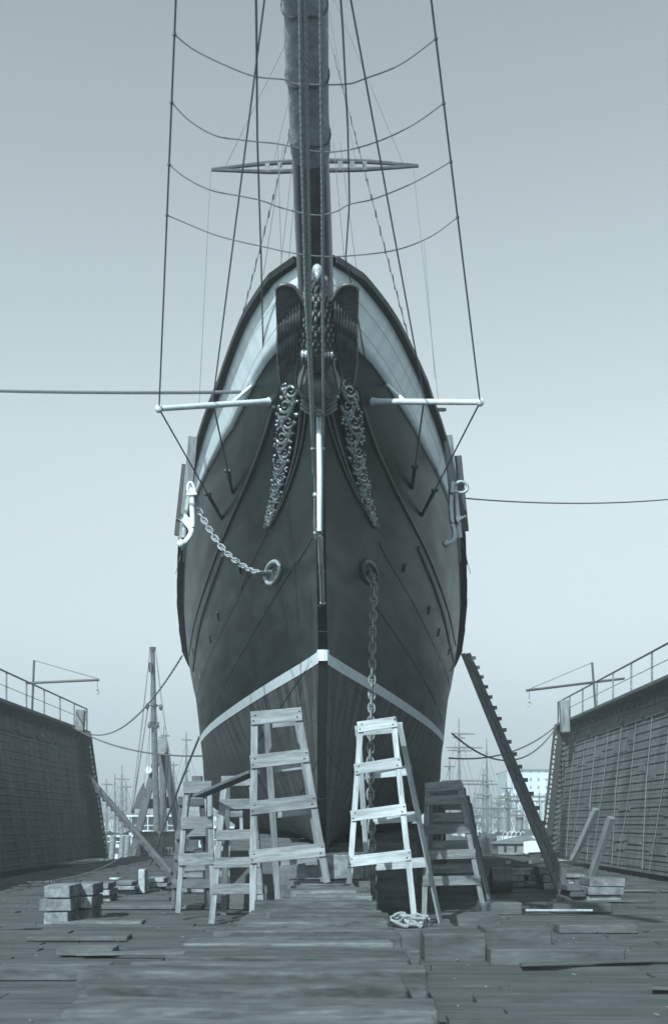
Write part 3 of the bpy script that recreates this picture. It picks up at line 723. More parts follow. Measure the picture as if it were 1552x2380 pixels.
trestle('dark weathered trestle at the left end of the row under the sloping plank', (P(434, 1826, 17.9), P(414, 2122, 17.9)), (P(487, 1826, 17.9), P(496, 2128, 17.7)), (P(440, 1830, 18.4), P(405, 2110, 20)), (P(486, 1830, 18.4), P(482, 2110, 20)),
        [(1830, 1829), (1913, 1911), (1998, 1995)], M_['wood'], [(1844, 1843), (1932, 1930), (2012, 2010)], leg=.085, brd=(.2, .04))
trestle('low grey trestle set behind the leftmost one, top board level with the shed roof', (P(422, 1857, 19.2), P(402, 2108, 19.6)), (P(470, 1857, 19.2), P(488, 2108, 19.6)), (P(425, 1860, 19.6), P(410, 2098, 21)), (P(468, 1860, 19.6), P(480, 2098, 21)),
        [.02, .33, .52, .78], M_['timber'], leg=.075, brd=(.16, .035))
beam('plank', P(462, 1850, 17.4), P(590, 1795, 16.0), .22, .05, M_['timber'])
tag(bpy.data.objects['plank'], 'rough plank sloping across the tops of the left trestles', 'plank')
o = beam('timber_block', P(448, 1812, 18.1), P(470, 1812, 18.1), .18, .12, M_['timber']); tag(o, 'short timber block on top of the leftmost trestle', 'timber block')
trestle('trestle beyond the bright one, its lower rungs catching the sun', (P(992, 1832, 19.3), P(985, 2130, 18.8)), (P(1064, 1815, 19.3), P(1125, 2125, 19.0)), (P(1000, 1835, 19.8), P(1000, 2110, 20.5)), (P(1068, 1820, 19.8), P(1140, 2108, 20.8)),
        [(1830, 1824), (1861, 1858), (1929, 1926), (1987, 1984), (2048, 2045)], M_['wood'], [(1900, 1898), (1965, 1962), (2020, 2018)], leg=.09, brd=(.17, .04))
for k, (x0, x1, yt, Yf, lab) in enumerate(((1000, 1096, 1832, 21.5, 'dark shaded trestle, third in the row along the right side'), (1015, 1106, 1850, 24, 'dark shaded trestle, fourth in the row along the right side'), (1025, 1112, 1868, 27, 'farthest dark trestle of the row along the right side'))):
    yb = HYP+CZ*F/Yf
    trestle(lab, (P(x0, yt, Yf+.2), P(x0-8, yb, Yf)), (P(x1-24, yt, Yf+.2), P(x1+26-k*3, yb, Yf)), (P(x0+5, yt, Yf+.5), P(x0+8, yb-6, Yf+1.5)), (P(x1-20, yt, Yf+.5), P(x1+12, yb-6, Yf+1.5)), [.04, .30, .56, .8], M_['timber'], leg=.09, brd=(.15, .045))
for k, (x0, x1, yt, Yf, lab) in enumerate(((430, 478, 1890, 25, 'pale trestle in the second row behind the leftmost trestles'), (508, 560, 1885, 26, 'trestle in the second row seen between the left trestles'))):
    yb = HYP+CZ*F/Yf
    trestle(lab, (P(x0, yt, Yf), P(x0-6, yb, Yf-.5)), (P(x1, yt, Yf), P(x1+6, yb, Yf-.5)), (P(x0, yt, Yf+.4), P(x0-4, yb-4, Yf+1.5)), (P(x1, yt, Yf+.4), P(x1+4, yb-4, Yf+1.5)), [.04, .3, .55, .8], M_['wood'], leg=.08, brd=(.15, .035))

# ---------------------------------------------------------------- keel blocks and the platform of timbers
random.seed(9)
def timber(x0, x1, y0, y1, z0, z1, mt, label, name='timber_block', cat='timber', grp=None, rz=0, chip=True):
    M = Matrix.Translation(((x0+x1)/2, (y0+y1)/2, (z0+z1)/2)) @ Matrix.Rotation(rz, 4, 'Z')
    m = MB(); lx, ly, lz = (x1-x0)/2, (y1-y0)/2, (z1-z0)/2
    if ly > lx*1.5: M = M @ Matrix.Rotation(R(90), 4, 'Z'); lx, ly = ly, lx
    # worn timber: slightly uneven section along its length
    n = max(2, int(lx*2/.28)); b = len(m.v)
    for i in range(n+1):
        t = -lx+2*lx*i/n
        for (a, c) in ((-1, -1), (1, -1), (1, 1), (-1, 1)):
            m.v.append(M @ Vector((t+(random.uniform(-.012, .012) if i in (0, n) else 0), a*ly+random.uniform(-.006, .006), c*lz+(random.uniform(-.014, .006) if c > 0 else 0))))
    for i in range(n):
        for j in range(4): q = b+i*4; m.face((q+j, q+(j+1) % 4, q+4+(j+1) % 4, q+4+j))
    m.face((b+3, b+2, b+1, b)); q = b+n*4; m.face((q, q+1, q+2, q+3))
    o = m.build(name, mt, None, M=M, bevel=.012)
    return tag(o, label, cat, grp)
GK = 'timbers of the keel platform in the foreground'
Y_ = 3.6; i = 0
while Y_ < 14.1:
    d = random.uniform(.30, .42)
    xl = interp([(3.6, -1.25), (5.6, -1.15), (7.2, -.85), (10.6, -.60), (14, -.55)], Y_)+random.choice((0, 0, -.14, .10, .18)); xr = interp([(3.6, .42), (6.6, .47), (10, .40), (12, .33), (14, .28)], Y_)+random.uniform(-.10, .07)
    timber(xl, xr, Y_, Y_+d-.05, .45, 0.86+random.uniform(-.07, .03), M_['platform'], 'worn timbers laid side by side as the keel platform leading to the stem', 'keel_timber', 'timber', GK, rz=R(random.uniform(-.8, .8)))
    Y_ += d; i += 1
for k in range(9):
    timber(-.95+.1*(k > 4), .35-.03*k, 3.8+k*1.2, 4.6+k*1.2, .0, .44, M_['timber'], 'lower blocks carrying the keel platform', 'keel_block', 'keel block', 'blocks under the keel platform')
timber(-.62, .50, 14.3, 15.0, 0, .85, M_['timber'], 'broad timber block under the stem, lower layer', 'keel_block', 'keel block')
timber(-.50, .40, 14.45, 15.9, .86, 1.19, M_['wood'], 'pale cap block directly under the foot of the stem', 'keel_block', 'keel block')
for k in range(20):
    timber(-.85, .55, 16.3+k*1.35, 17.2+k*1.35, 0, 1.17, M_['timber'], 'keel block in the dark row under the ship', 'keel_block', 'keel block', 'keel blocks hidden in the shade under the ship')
# blocks and baulks across the dock floor, from their seen extents
def seen_block(x0, x1, yt, yb, depth, label, mt='timber', z0=0, cat='timber block', name='timber_block', rz=0, grp=None):
    Y = yat(yb, z0); a = P(x0, yb, Y); b = P(x1, yb, Y); zt = P(x0, yt, Y).z
    return timber(a.x, b.x, Y, Y+depth, z0, zt, M_[mt], label, name, cat, rz=R(rz), grp=grp)
seen_block(985, 1127, 2169, 2236, .9, 'large smooth timber block at the foot of the bright trestle', rz=1)
seen_block(1128, 1282, 2157, 2203, .7, 'long squared timber lying right of the bright trestle foot', rz=1.5)
seen_block(1030, 1163, 2127, 2157, .8, 'squared timber with a pale top edge behind the large block')
seen_block(1118, 1211, 2098, 2126, .7, 'grey timber beside the foot of the dark trestle')
seen_block(1285, 1420, 2100, 2122, .6, 'timber lying at the right edge behind the pale pipe')
seen_block(1300, 1480, 2150, 2170, .5, 'low baulk at the far right of the dock floor')
seen_block(1140, 1450, 2206, 2245, .5, 'long low baulk across the bottom right corner')
for (x0, x1, yt, yb, lab, mt) in ((1150, 1184, 2024, 2054, 'small stained crib left of the taller cribs on the right', 'stained'), (1186, 1222, 2020, 2062, 'mottled crib of timbers standing before the houseboat', 'stained'), (1223, 1256, 2018, 2062, 'mottled crib next to the dark post on the right', 'stained'),
                                  (1257, 1304, 2014, 2068, 'tall stained crib just left of the long gangway foot', 'stained'), (1313, 1360, 2032, 2056, 'pale weathered crib right of the long gangway', 'stained'), (1318, 1362, 2057, 2098, 'low crib beneath the pale one near the right dock wall', 'timber'), (1366, 1440, 2040, 2100, 'crib stack against the right dock wall', 'stained')):
    Yb = yat(yb); hz = P(0, yt, Yb).z
    a = P(x0, yb, Yb).x; b = P(x1, yb, Yb).x; root = thing('crib', ((a+b)/2, Yb+.4, 0), lab, 'timber crib', 'timber cribs on the dock floor')
    n = 3
    for k in range(n):
        o = timber(a+random.uniform(-.07, .07), b+random.uniform(-.09, .09), Yb+random.uniform(-.08, .08), Yb+.9, hz*k/n, hz*(k+1)/n-.012, M_[mt], None, 'layer', None)
        o.parent = root; o.matrix_parent_inverse = WM[root.name].inverted()
for (x0, x1, yt, yb, lab) in ((95, 170, 2056, 2150, 'crib cut off by the left edge'), (172, 210, 2052, 2140, 'tall pale stained crib nearest the camera on the left'), (214, 262, 2051, 2096, 'pale stained crib, second on the left'), (264, 309, 2047, 2079, 'low stained crib, third on the left'), (340, 382, 2040, 2072, 'whitened crib at the foot of the left gangway'), (520, 585, 2058, 2110, 'shaded crib seen through the half hidden left trestle'), (430, 480, 2040, 2075, 'small crib seen through the leftmost trestle')):
    Yb = yat(yb); hz = P(0, yt, Yb).z
    a = P(x0, yb, Yb).x; b = P(x1, yb, Yb).x; root = thing('crib', ((a+b)/2, Yb+.4, 0), lab, 'timber crib', 'timber cribs on the dock floor')
    for k in range(3):
        o = timber(a+random.uniform(-.07, .07), b+random.uniform(-.09, .09), Yb+random.uniform(-.08, .08), Yb+.8, hz*k/3, hz*(k+1)/3-.012, M_['stained'], None, 'layer', None)
        o.parent = root; o.matrix_parent_inverse = WM[root.name].inverted()
seen_block(322, 337, 2021, 2076, .4, 'upright pale post between the left cribs', 'woodlt')
for (x0, x1, yt, yb, lab) in ((560, 700, 2085, 2112, 'long'), (170, 420, 2120, 2131, 'long'), (150, 320, 2160, 2170, 'l'), (90, 300, 2195, 2206, 'l'), (200, 450, 2086, 2092, 'l'), (320, 500, 2098, 2106, 'l')):
    pass
seen_block(190, 395, 2086, 2094, .5, 'long thin baulk lying behind the tall left crib'); seen_block(215, 470, 2104, 2114, .45, 'long thin baulk before the left gangway foot')
seen_block(120, 330, 2141, 2150, .4, 'long flat baulk on the left dock floor, farther one'); seen_block(60, 295, 2176, 2188, .4, 'long flat baulk on the left dock floor, nearer one')
seen_block(130, 262, 2205, 2222, .4, 'flat baulk near the bottom left corner'); seen_block(-20, 240, 2250, 2280, .5, 'baulk at the very bottom left')
random.seed(77)
for k in range(26):
    xx = random.choice((random.uniform(-9, -1.6), random.uniform(1.6, 9.3))); yy = random.uniform(8.8, 30)
    o = beam('loose_board', Vector((xx, yy, .045)), Vector((xx+random.uniform(.5, 1.7), yy+random.uniform(-.25, .25), .05+random.uniform(0, .03))), random.uniform(.08, .2), .03, random.choice((M_['timber'], M_['timber'], M_['deck'])), None)
    tag(o, 'loose scrap board lying flat on the open dock floor', 'board', 'loose boards scattered on the dock floor')
m = MB()
for k in range(260):
    xx = random.uniform(-9, 9); yy = random.uniform(8.5, 26); l = random.uniform(.02, .06); a_ = random.uniform(0, 3.14)
    zz = .03
    m.bar(Vector((xx, yy, zz)), Vector((xx+l*math.cos(a_), yy+l*math.sin(a_), zz+.004)), random.uniform(.008, .02), .008)
tag(m.build('wood_chips', M_['wood'], None), 'wood chips strewn over the dock floor', 'wood chips', kind='stuff')
# bilge blocks under the ship on both sides
for side in (-1, 1):
    for k in range(8):
        Yb = 20+k*3.2; xb = side*(1.0+k*.28)-.2
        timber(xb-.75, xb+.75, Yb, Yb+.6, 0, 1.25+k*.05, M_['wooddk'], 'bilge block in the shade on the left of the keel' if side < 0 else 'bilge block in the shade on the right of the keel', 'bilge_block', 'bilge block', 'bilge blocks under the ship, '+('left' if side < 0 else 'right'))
for k, (xa, xb) in enumerate(((-4.2, -2.6), (-2.55, -.9), (.6, 2.3), (2.35, 4.0))):  # dark cribs added to close off the bright water seen under the hull
    root = thing('crib', ((xa+xb)/2, 46, 0), ('added dark crib closing the far end of the dock floor, left outer one', 'added dark crib closing the far end of the dock floor, left inner one', 'added dark crib closing the far end of the dock floor, right inner one', 'added dark crib closing the far end of the dock floor, right outer one')[k], 'timber crib', 'timber cribs on the dock floor')
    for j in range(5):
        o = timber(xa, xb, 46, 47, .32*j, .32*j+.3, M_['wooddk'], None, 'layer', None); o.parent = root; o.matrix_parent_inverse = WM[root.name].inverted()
m = MB(); a = P(1211, 2121, 19.0); b = P(1500, 2121, 19.0); a.z = b.z = .10; a.y = b.y = 18.6
b.x = P(1376, 2121, 18.6).x; m.tube([a, b], .024, 10); tag(m.build('pipe', M_['galv'], None, smooth=True), 'pale pipe lying on the dock floor at the right', 'pipe')
# drum lying behind the dark trestles
root = thing('drum', P(1165, 2070, 24), 'dark ribbed oil drum on its side behind the right trestles', 'oil drum')
a = P(1140, 2055, 24.5); b = P(1186, 2055, 24.5); a.z = b.z = .31
m = MB(); m.tube([a, b], .29, 20); m.build('shell', M_['iron'], root, smooth=True)
for t in (.02, .33, .66, .98):
    c = a.lerp(b, t); m = MB(); m.tube([c-Vector((.01, 0, 0)), c+Vector((.01, 0, 0))], .305, 20); m.build('hoop', M_['galv'] if 0 else M_['iron'], root, smooth=True)
root = thing('bucket', P(262, 2036, 30), 'small pale bucket on the third left crib', 'bucket'); c = P(269, 2040, 31)
m = MB(); m.tube([c-Vector((0, 0, .12)), c+Vector((0, 0, .0))], [.15, .19], 14); m.build('pail', M_['ferry'], root, smooth=True); m = MB(); m.tube([c+Vector((.19*math.cos(t), 0, .0+.1*math.sin(t))) for t in [math.pi*k/8 for k in range(9)]], .008, 6); m.build('handle', M_['iron'], root)
# rope tangle by the bright trestle
m = MB(); random.seed(4); base = P(968, 2180, 13.1); q = []
for k in range(60):
    t = k*.55; q.append(Vector((base.x+.17*math.cos(t)*(1+.3*math.sin(k))+random.uniform(-.03, .03)-.002*k, base.y+.22*math.sin(t)+.2, .34+.10*abs(math.sin(k*.7))+random.uniform(0, .05))))
m = twist(catmull(q, 3), .022, pitch=.09); tag(m.build('rope_coil', M_['pale_rope'], None, smooth=True), 'frayed pale rope tangled at the foot of the bright trestle', 'rope')
timber(base.x-.4, base.x+.5, base.y-.05, base.y+.6, 0, .34, M_['timber'], 'low block carrying the tangled rope', 'timber_block', 'timber block')

# ---------------------------------------------------------------- long gangways with cleats
def gangway(a, b, w, label, sidev, n=19, inner=None):
    root = thing('gangway', b, label, 'gangway', None)
    for s in (-1, 1): beam('stringer', a+sidev*s*w*.30, b+sidev*s*w*.30, w*.52, .06, M_['wooddk'] if s < 0 else M_['timber'], root, up=Vector((0, 1, 0)))
    for k in range(n):
        t = (k+.5)/n; c = a.lerp(b, t); beam('cleat', c-sidev*(w*.2)-Vector((0, .05, 0)), c+sidev*(w*.56+.09)-Vector((0, .05, 0)), .10, .06, M_['wooddk'], root, up=Vector((0, 1, 0)))
    return root
a = P(1082, 1520, 32.5); b = P(1316, 2088, 22.7); d = (b-a).normalized(); sv = (Vector((1, 0, 0))-d*d.x).normalized()
gangway(a, b, .26, 'long dark cleated gangway leaning against the right side of the ship', sv)
a = P(205, 1805, 44.5); b = P(398, 2032, 33.0); d = (b-a).normalized(); sv = -(Vector((0, 0, 1))-d*d.z).normalized()
gangway(a, b, .24, 'cleated gangway sloping down from the left dock wall to the floor', sv, 18)

# ---------------------------------------------------------------- dock wing walls
def digits(text_list, positions, size, mt, parent, name='number_marks'):
    verts = []; faces = []
    for ch, p in zip(text_list, positions):
        cu = bpy.data.curves.new('t', 'FONT'); cu.body = ch; cu.size = size; cu.extrude = .006; cu.align_x = 'CENTER'; cu.align_y = 'CENTER'; cu.offset = size*.022
        to = bpy.data.objects.new('t', cu); COL.objects.link(to); bpy.context.view_layer.update()
        me = bpy.data.meshes.new_from_object(to); b = len(verts)
        verts += [p+Vector((v.co.x, -.0, v.co.y))+Vector((0, -v.co.z, 0)) for v in me.vertices]; faces += [tuple(i+b for i in f.vertices) for f in me.polygons]
        bpy.data.objects.remove(to); bpy.data.meshes.remove(me); bpy.data.curves.remove(cu)
    m = MB(); m.v = verts
    for f in faces: m.face(f)
    return m.build(name, mt, parent)
for side in (-1, 1):
    YE = 49.0
    xt, xf, ytop = ((211, 251, 1706) if side < 0 else (1288, 1255.5, 1690))
    top = P(xt, ytop, YE); foot = P(xf, 1994, YE); topz = top.z
    root = thing('dock_wall', (foot.x+side*1, 30, 0), 'tall planked wing wall of the floating dock on the '+('left' if side < 0 else 'right')+', with a railing on top', 'dock wall')
    w = MB(); n = 34
    Yn = -5.0
    ofoot, otop = foot.copy(), top.copy(); foot = foot+Vector((side*.62, 0, 0)); top = top+Vector((side*.62, 0, 0))
    # planked battered inner face: real overlapping boards
    nb = 42; b0_ = 0
    for k in range(nb):
        t0 = k/nb; t1 = (k+1)/nb; z0 = topz*t0; z1 = topz*t1-.015; xa = foot.x+(top.x-foot.x)*t0; xb = foot.x+(top.x-foot.x)*t1
        pr_ = -side*(.03 if k % 2 else .0)
        q = [Vector((xa+pr_, Yn, z0)), Vector((xa+pr_, YE, z0)), Vector((xb+pr_, YE, z1)), Vector((xb+pr_, Yn, z1))]
        w.poly(q, (side*.2, 0, 0))
    for k in range(70):                                    # odd patch boards nailed on
        t0 = random.uniform(.02, .92); ya = random.uniform(8, YE-2.5); l = random.uniform(.6, 2.2); h_ = random.uniform(.12, .3)/topz
        xa = foot.x+(top.x-foot.x)*t0-side*.045; xb = foot.x+(top.x-foot.x)*(t0+h_)-side*.045
        w.poly([Vector((xa, ya, topz*t0)), Vector((xa, ya+l, topz*t0+random.uniform(-.03, .03))), Vector((xb, ya+l, topz*(t0+h_))), Vector((xb, ya, topz*(t0+h_)))], (side*.04, 0, 0))
    w.poly([Vector((foot.x+side*.12, YE-.01, 0)), Vector((top.x+side*.12, YE-.01, topz-.03)), Vector((foot.x+side*3.6, YE-.01, topz-.03)), Vector((foot.x+side*3.6, YE-.01, 0))], (0, -(YE-Yn-.02), 0))
    w.build('wall_planking', M_['wall'], root)
    st = MB(); st.box(min(otop.x, foot.x+side*3.7), max(otop.x, foot.x+side*3.7), Yn, YE+.1, topz, topz+.12); st.build('coping', M_['timber'], root, bevel=.01)
    # darker end strip bearing the draft figures, leaning with the wall
    m = MB(); ww = .62 if side > 0 else .5
    e0 = ofoot+Vector((0, -.12, 0)); e1 = otop+Vector((0, -.12, 0)); e0.z = 0; ins = Vector((side*.66, 0, 0))
    m.poly([e0-Vector((side*.05, 0, 0)), e0+ins, e1+ins, e1-Vector((side*.05, 0, 0))], (0, .1, 0)); m.build('draft_board', M_['rail'], root)
    if side > 0:
        seq2 = list('4321098765432109876')+['2']; ys = [1713.7+k*11.49 for k in range(19)]+[1968.5]; pos2 = [P(1291.2-.1105*(yy-1713.7), yy, YE-.15) for yy in ys]
    else:
        seq2 = list('43210987654321098765432'); ys = [490+k*50.8 for k in range(13)]+[1100+53.1*k for k in range(1, 9)]+[1573, 1629]
        pos2 = [P(157+.2247*(250+.158*(v-592)), 1627+.2247*v, YE-.15) for v in ys]
    digits(seq2, pos2, .20, M_['white'], root)
    # timber ends beside the board
    for k in range(24):
        t = (k+.7)/25; c = ofoot.lerp(otop, t); c.z = topz*t; m = MB()
        xx = c.x+side*.36
        m.poly([Vector((xx, YE-.3, c.z)), Vector((xx+side*.24, YE-.3, c.z+.19)), Vector((xx+side*.24, YE-.3, c.z+.0)), Vector((xx+side*.08, YE-.3, c.z-.06))], (0, .17, 0))
        if 1: m.build('timber_end', M_['wooddk'], root)
    # hanging lines and seams on the face
    for k in range(9):
        Yk = 47-k*1.9; m = MB(); t = .02; xa = foot.x-side*.06; xb = top.x-side*.06
        m.tube([Vector((xb, Yk, topz)), Vector(((xa+xb)/2-side*.02, Yk-.25, topz*.5)), Vector((xa, Yk+(.3 if k % 2 else -.8), .1))], .013 if k % 2 else .02, 5); m.build('hanging_line', M_['rope'] if k % 2 else M_['wire'], root)
    m = MB(); zb = topz*.87; xm = foot.x+(top.x-foot.x)*.87-side*.10
    for k in range(14): m.box(min(xm, xm+side*.1), max(xm, xm+side*.1), 44.5-k*2.6, 46.6-k*2.6, zb-.07, zb+.07)
    m.build('fender_strake', M_['wooddk'], root)
    m = MB(); zb = topz-.16; xm = top.x-side*.10
    for k in range(40): m.box(min(xm, xm+side*.2), max(xm, xm+side*.2), YE-.6-k*.8, YE-.25-k*.8, zb-.12, zb+.1)
    m.build('beam_end', M_['wooddk'], root)
    # railing
    hr = 1.0; rx = otop.x+side*.12; zt = topz+.12
    m = MB(); m.tube([Vector((rx, YE-.2, zt+hr)), Vector((rx, Yn, zt+hr))], .035, 8); m.tube([Vector((rx, YE-.2, zt+hr*.5)), Vector((rx, Yn, zt+hr*.5))], .012, 6); m.build('handrail', M_['iron'], root)
    for k in range(18):
        m = MB(); Yk = YE-.2-k*2.4; m.tube([Vector((rx, Yk, zt)), Vector((rx, Yk, zt+hr))], .035, 6); m.build('rail_post', M_['wood'] if k else M_['iron'], root)
    # mooring post
    xp = (1303 if side > 0 else 188)
    if side > 0: pa, pb = P(1313, 1703, 46), P(1309, 1628, 46)
    else: pa, pb = P(186, 1700, 46), P(189, 1650, 46)
    o = beam('mooring_post', pa, pb, .36, .36, M_['wood'], root, up=Vector((0, 1, 0)), bevel=.03)
    # davit
    if side > 0:
        dv = thing('davit_crane', P(1378, 1620, 42), 'slender davit with a long jib and hanging hook above the right dock wall', 'davit')
        pts = dict(mast=(P(1384, 1660, 42), P(1375, 1540, 42)), jib=(P(1222, 1605, 42), P(1450, 1577, 42)), wr=(P(1375, 1540, 42), P(1224, 1604, 42)), hk=(1229, 1606, 1640), stay=P(1300, 1595, 42))
    else:
        dv = thing('davit_crane', P(60, 1620, 42), 'slender davit with a jib and hanging hook above the left dock wall', 'davit')
        pts = dict(mast=(P(75, 1660, 42), P(80, 1535, 42)), jib=(P(231, 1580, 42), P(60, 1588, 42)), wr=(P(80, 1535, 42), P(230, 1578, 42)), hk=(227, 1580, 1612), stay=None)
    for nm, r_ in (('mast', .045), ('jib', .05)):
        m = MB(); m.tube(list(pts[nm]), r_, 8); m.build(nm, M_['iron'], dv, smooth=True)
    m = MB(); m.tube(list(pts['wr']), .014, 5); m.build('topping_wire', M_['wire'], dv)
    x_, ya_, yb_ = pts['hk']; m = MB(); m.tube([P(x_, ya_, 42), P(x_, yb_-10, 42)], .012, 5); m.build('fall', M_['wire'], dv)
    m = MB(); m.ball(P(x_, yb_-10, 42), .06, 8, 6, sc=(.7, .7, 1.3)); c = P(x_, yb_-3, 42); m.tube([c+Vector((.07*math.cos(t), 0, .08*math.sin(t))) for t in [2.0-4.5*k/10 for k in range(11)]], .02, 6); m.build('hook', M_['galv'], dv, smooth=True)
# mooring lines
def line(a, b, sag, r, label, mt='wire', n=20):
    m = MB(); m.tube(rope_pts(a, b, sag, n), r, 6); return tag(m.build('mooring_line', M_[mt], None, smooth=True), label, 'rope')
line(P(-60, 907, 16.0), hit(566, 911, .02) or P(566, 911, 14), .02, .022, 'thick taut rope leading left from the bulwark beside the whisker boom')
line(P(1078, 1158, 17), P(1560, 1160, 20), .08, .012, 'thin dark line leading right from the right anchor')
def zig(a, b, sag, r, label):
    m = twist(rope_pts(a, b, sag, 24), r, 2, .5); tag(m.build('mooring_line', M_['rope'], None, smooth=True), label, 'rope')
zig(P(424, 1524, 33), P(200, 1703, 46), .9, .03, 'sagging twisted rope from the left side of the ship up to the left dock wall')
line(P(165, 1688, 46), P(471, 1757, 30.5), .35, .028, 'rope from the left dock wall to the hull just below the stripe')
line(P(1050, 1705, 31), P(1292, 1690, 47), 1.1, .028, 'upper sagging rope from the right side of the ship to the right dock wall')
line(P(1043, 1762, 31), P(1290, 1688, 47.5), .45, .028, 'lower rope from the right side of the hull to the right dock wall')
line(P(464, 1712, 30), P(350, 2010, 36), -.1, .035, 'dark rope slanting from the left bilge down past the gallows frame')
line(P(120, 2048, 24), P(330, 1955, 36), .25, .014, 'thin pale line curving across the left cribs', 'pale_rope')

# ---------------------------------------------------------------- harbour background
# pole mast on the pier
PY = 58.0
root = thing('derrick_pole', P(366, 2000, PY), 'tall bare derrick pole with iron bands rising left of the ship', 'derrick')
m = MB(); m.tube([P(368, 2012, PY), P(360, 1750, PY), P(355, 1512, PY)], [.19, .165, .12], 14); m.build('pole', M_['timber'], root, smooth=True)
m = MB(); c = P(355, 1508, PY); m.tube([c-Vector((0, 0, .12)), c+Vector((0, 0, .08))], [.17, .19], 14)
m.build('pole_cap', M_['iron'], root, smooth=True)
for yy in (1640, 1680): m = MB(); c = P(358, yy, PY); m.tube([c-Vector((0, 0, .06)), c+Vector((0, 0, .06))], .2, 14); m.bar(c-Vector((.3, 0, 0)), c+Vector((.3, 0, 0)), .05, .06); m.build('iron_band', M_['iron'], root, smooth=True)
m = MB(); m.bar(P(350, 1540, PY-.2), P(350, 1562, PY-.2), .16, .2); m.build('sheave_box', M_['iron'], root)
for (x0, y0, x1, y1, r_) in ((349, 1506, 330, 1700, .012), (350, 1506, 305, 1890, .016), (353, 1506, 345, 1850, .012), (361, 1506, 376, 1640, .014), (361, 1506, 420, 1950, .014), (350, 1506, 310, 1880, .012), (345, 1640, 309, 1880, .03), (352, 1660, 330, 1880, .012), (364, 1660, 378, 1720, .012), (376, 1640, 425, 1930, .012), (330, 1860, 300, 1960, .01)):
    m = MB(); m.tube([P(x0, y0, PY-.3), P(x1, y1, PY-.8)], r_, 5); m.build('stay', M_['wire'], root)
m = MB()
for (x, y_) in ((343, 1642), (374, 1644), (348, 1686), (366, 1686), (309, 1884)): m.ball(P(x, y_, PY-.4), .13, 8, 6, sc=(.8, .6, 1.4))
m.build('block', M_['iron'], root, smooth=True)
# gallows frame
GY = 60.0
root = thing('gallows_frame', P(370, 2000, GY), 'three legged timber gallows frame with a broad head, behind the pole mast', 'gallows')
for (a, b, w_) in (((372, 1735), (296, 2035), .38), ((379, 1730), (420, 1960), .42), ((378, 1745), (382, 2030), .34)):
    beam('leg', P(*a, GY), P(*b, GY), w_, .3, M_['timber'], root, up=Vector((0, 1, 0)))
m = MB(); m.poly([P(x, y_, GY-.25) for x, y_ in ((368, 1712), (384, 1711), (391, 1745), (380, 1752), (362, 1750), (362, 1740))], (0, .3, 0)); m.build('head_plate', M_['wood'], root)
m = MB(); m.tube([P(346, 1790, GY-.4)-Vector((0, .1, 0)), P(346, 1790, GY-.4)+Vector((0, .1, 0))], .20, 14); m.build('sheave', M_['ferry'], root, smooth=True)
m = MB(); m.poly([P(x, y_, GY+.3) for x, y_ in ((333, 1820), (338, 1850), (352, 1857), (395, 1850), (405, 1838), (412, 1862), (415, 1878), (310, 1880), (318, 1850))], (0, .3, 0)); m.build('brace_board', M_['timber'], root)
# shed with window band
SY = 52.5
root = thing('shed', P(366, 2050, SY), 'low wooden workshop with a band of small panes, left behind the gangway', 'shed')
a = P(323, 2066, SY); b = P(412, 2046, SY+4); zt = P(323, 1938, SY).z
m = MB(); m.box(a.x, b.x-.1, SY, SY+5, -1.7, zt); m.build('wall', M_['wood'], root)
m = MB(); m.box(a.x-.08, b.x-.05, SY-.08, SY+5.1, zt, zt+.1); m.build('roof', M_['timber'], root)
for (x0, x1) in ((328, 359), (377, 406)):
    f = MB(); p = P(x0, 1998, SY-.03); q = P(x1, 1970, SY-.03); f.box(p.x, q.x, SY-.05, SY-.01, p.z, q.z); fr_ = f.build('window', M_['wood'], root)
    g = MB()
    for i in range(4):
        for j in range(2):
            dx = (q.x-p.x)/4; dz = (q.z-p.z)/2; g.box(p.x+i*dx+.03, p.x+(i+1)*dx-.02, SY-.07, SY-.055, p.z+j*dz+.03, p.z+(j+1)*dz-.03)
    g.build('pane', M_['glassd'], fr_)
for x in (323.5, 411): m = MB(); p = P(x, 2040, SY-.1); m.box(p.x-.06, p.x+.06, SY-.13, SY-.02, -1.6, zt); m.build('corner_post', M_['woodlt'], root)
# steamer behind the shed
def steamer(x0, x1, yd, yr, Y, label, white=True):
    root = thing('harbour_steamer', P((x0+x1)/2, 1975, Y), label, 'steamboat')
    a = P(x0, yd, Y); b = P(x1, yd, Y); m = MB(); zt = P(0, yr, Y).z
    n = 16; hp_ = []
    for k in range(n+1):
        t = k/n; hp_.append(Vector((a.x+(b.x-a.x)*t, Y-1.6*math.sin(math.pi*t)**.6, 0)))
    for zz0, zz1, s in ((-1.6, a.z, 1.0),):
        b0_ = len(m.v)
        for p in hp_: m.v += [Vector((p.x, p.y+.4, zz0)), Vector((p.x, p.y, zz1+.15*abs(2*hp_.index(p)/n-1)**2)), Vector((p.x, Y+2.5, zz1))]
        for k in range(n):
            q = b0_+3*k; m.face((q, q+3, q+4, q+1)); m.face((q+1, q+4, q+5, q+2))
    m.build('hull', M_['ferry'] if white else M_['iron'], root, smooth=False)
    m = MB(); m.box(a.x+.4, b.x-.3, Y-.6, Y+2, a.z, zt); dh = m.build('deckhouse', M_['glassd'], root)
    m = MB(); m.box(a.x, b.x, Y-1.2, Y+2.3, zt, zt+.12); m.build('deck_roof', M_['ferry'], root)
    k = 0; xx = a.x+.2
    while xx < b.x:
        m = MB(); m.tube([Vector((xx, Y-1.1, a.z)), Vector((xx, Y-1.1, zt))], .05, 6); m.build('stanchion', M_['ferry'], root); xx += (b.x-a.x)/6.0
    m = MB(); m.tube([Vector((a.x, Y-1.15, a.z+.9*(zt-a.z)*.4)), Vector((b.x, Y-1.15, a.z+.9*(zt-a.z)*.4))], .04, 6); m.build('rail', M_['ferry'], root)
    return root
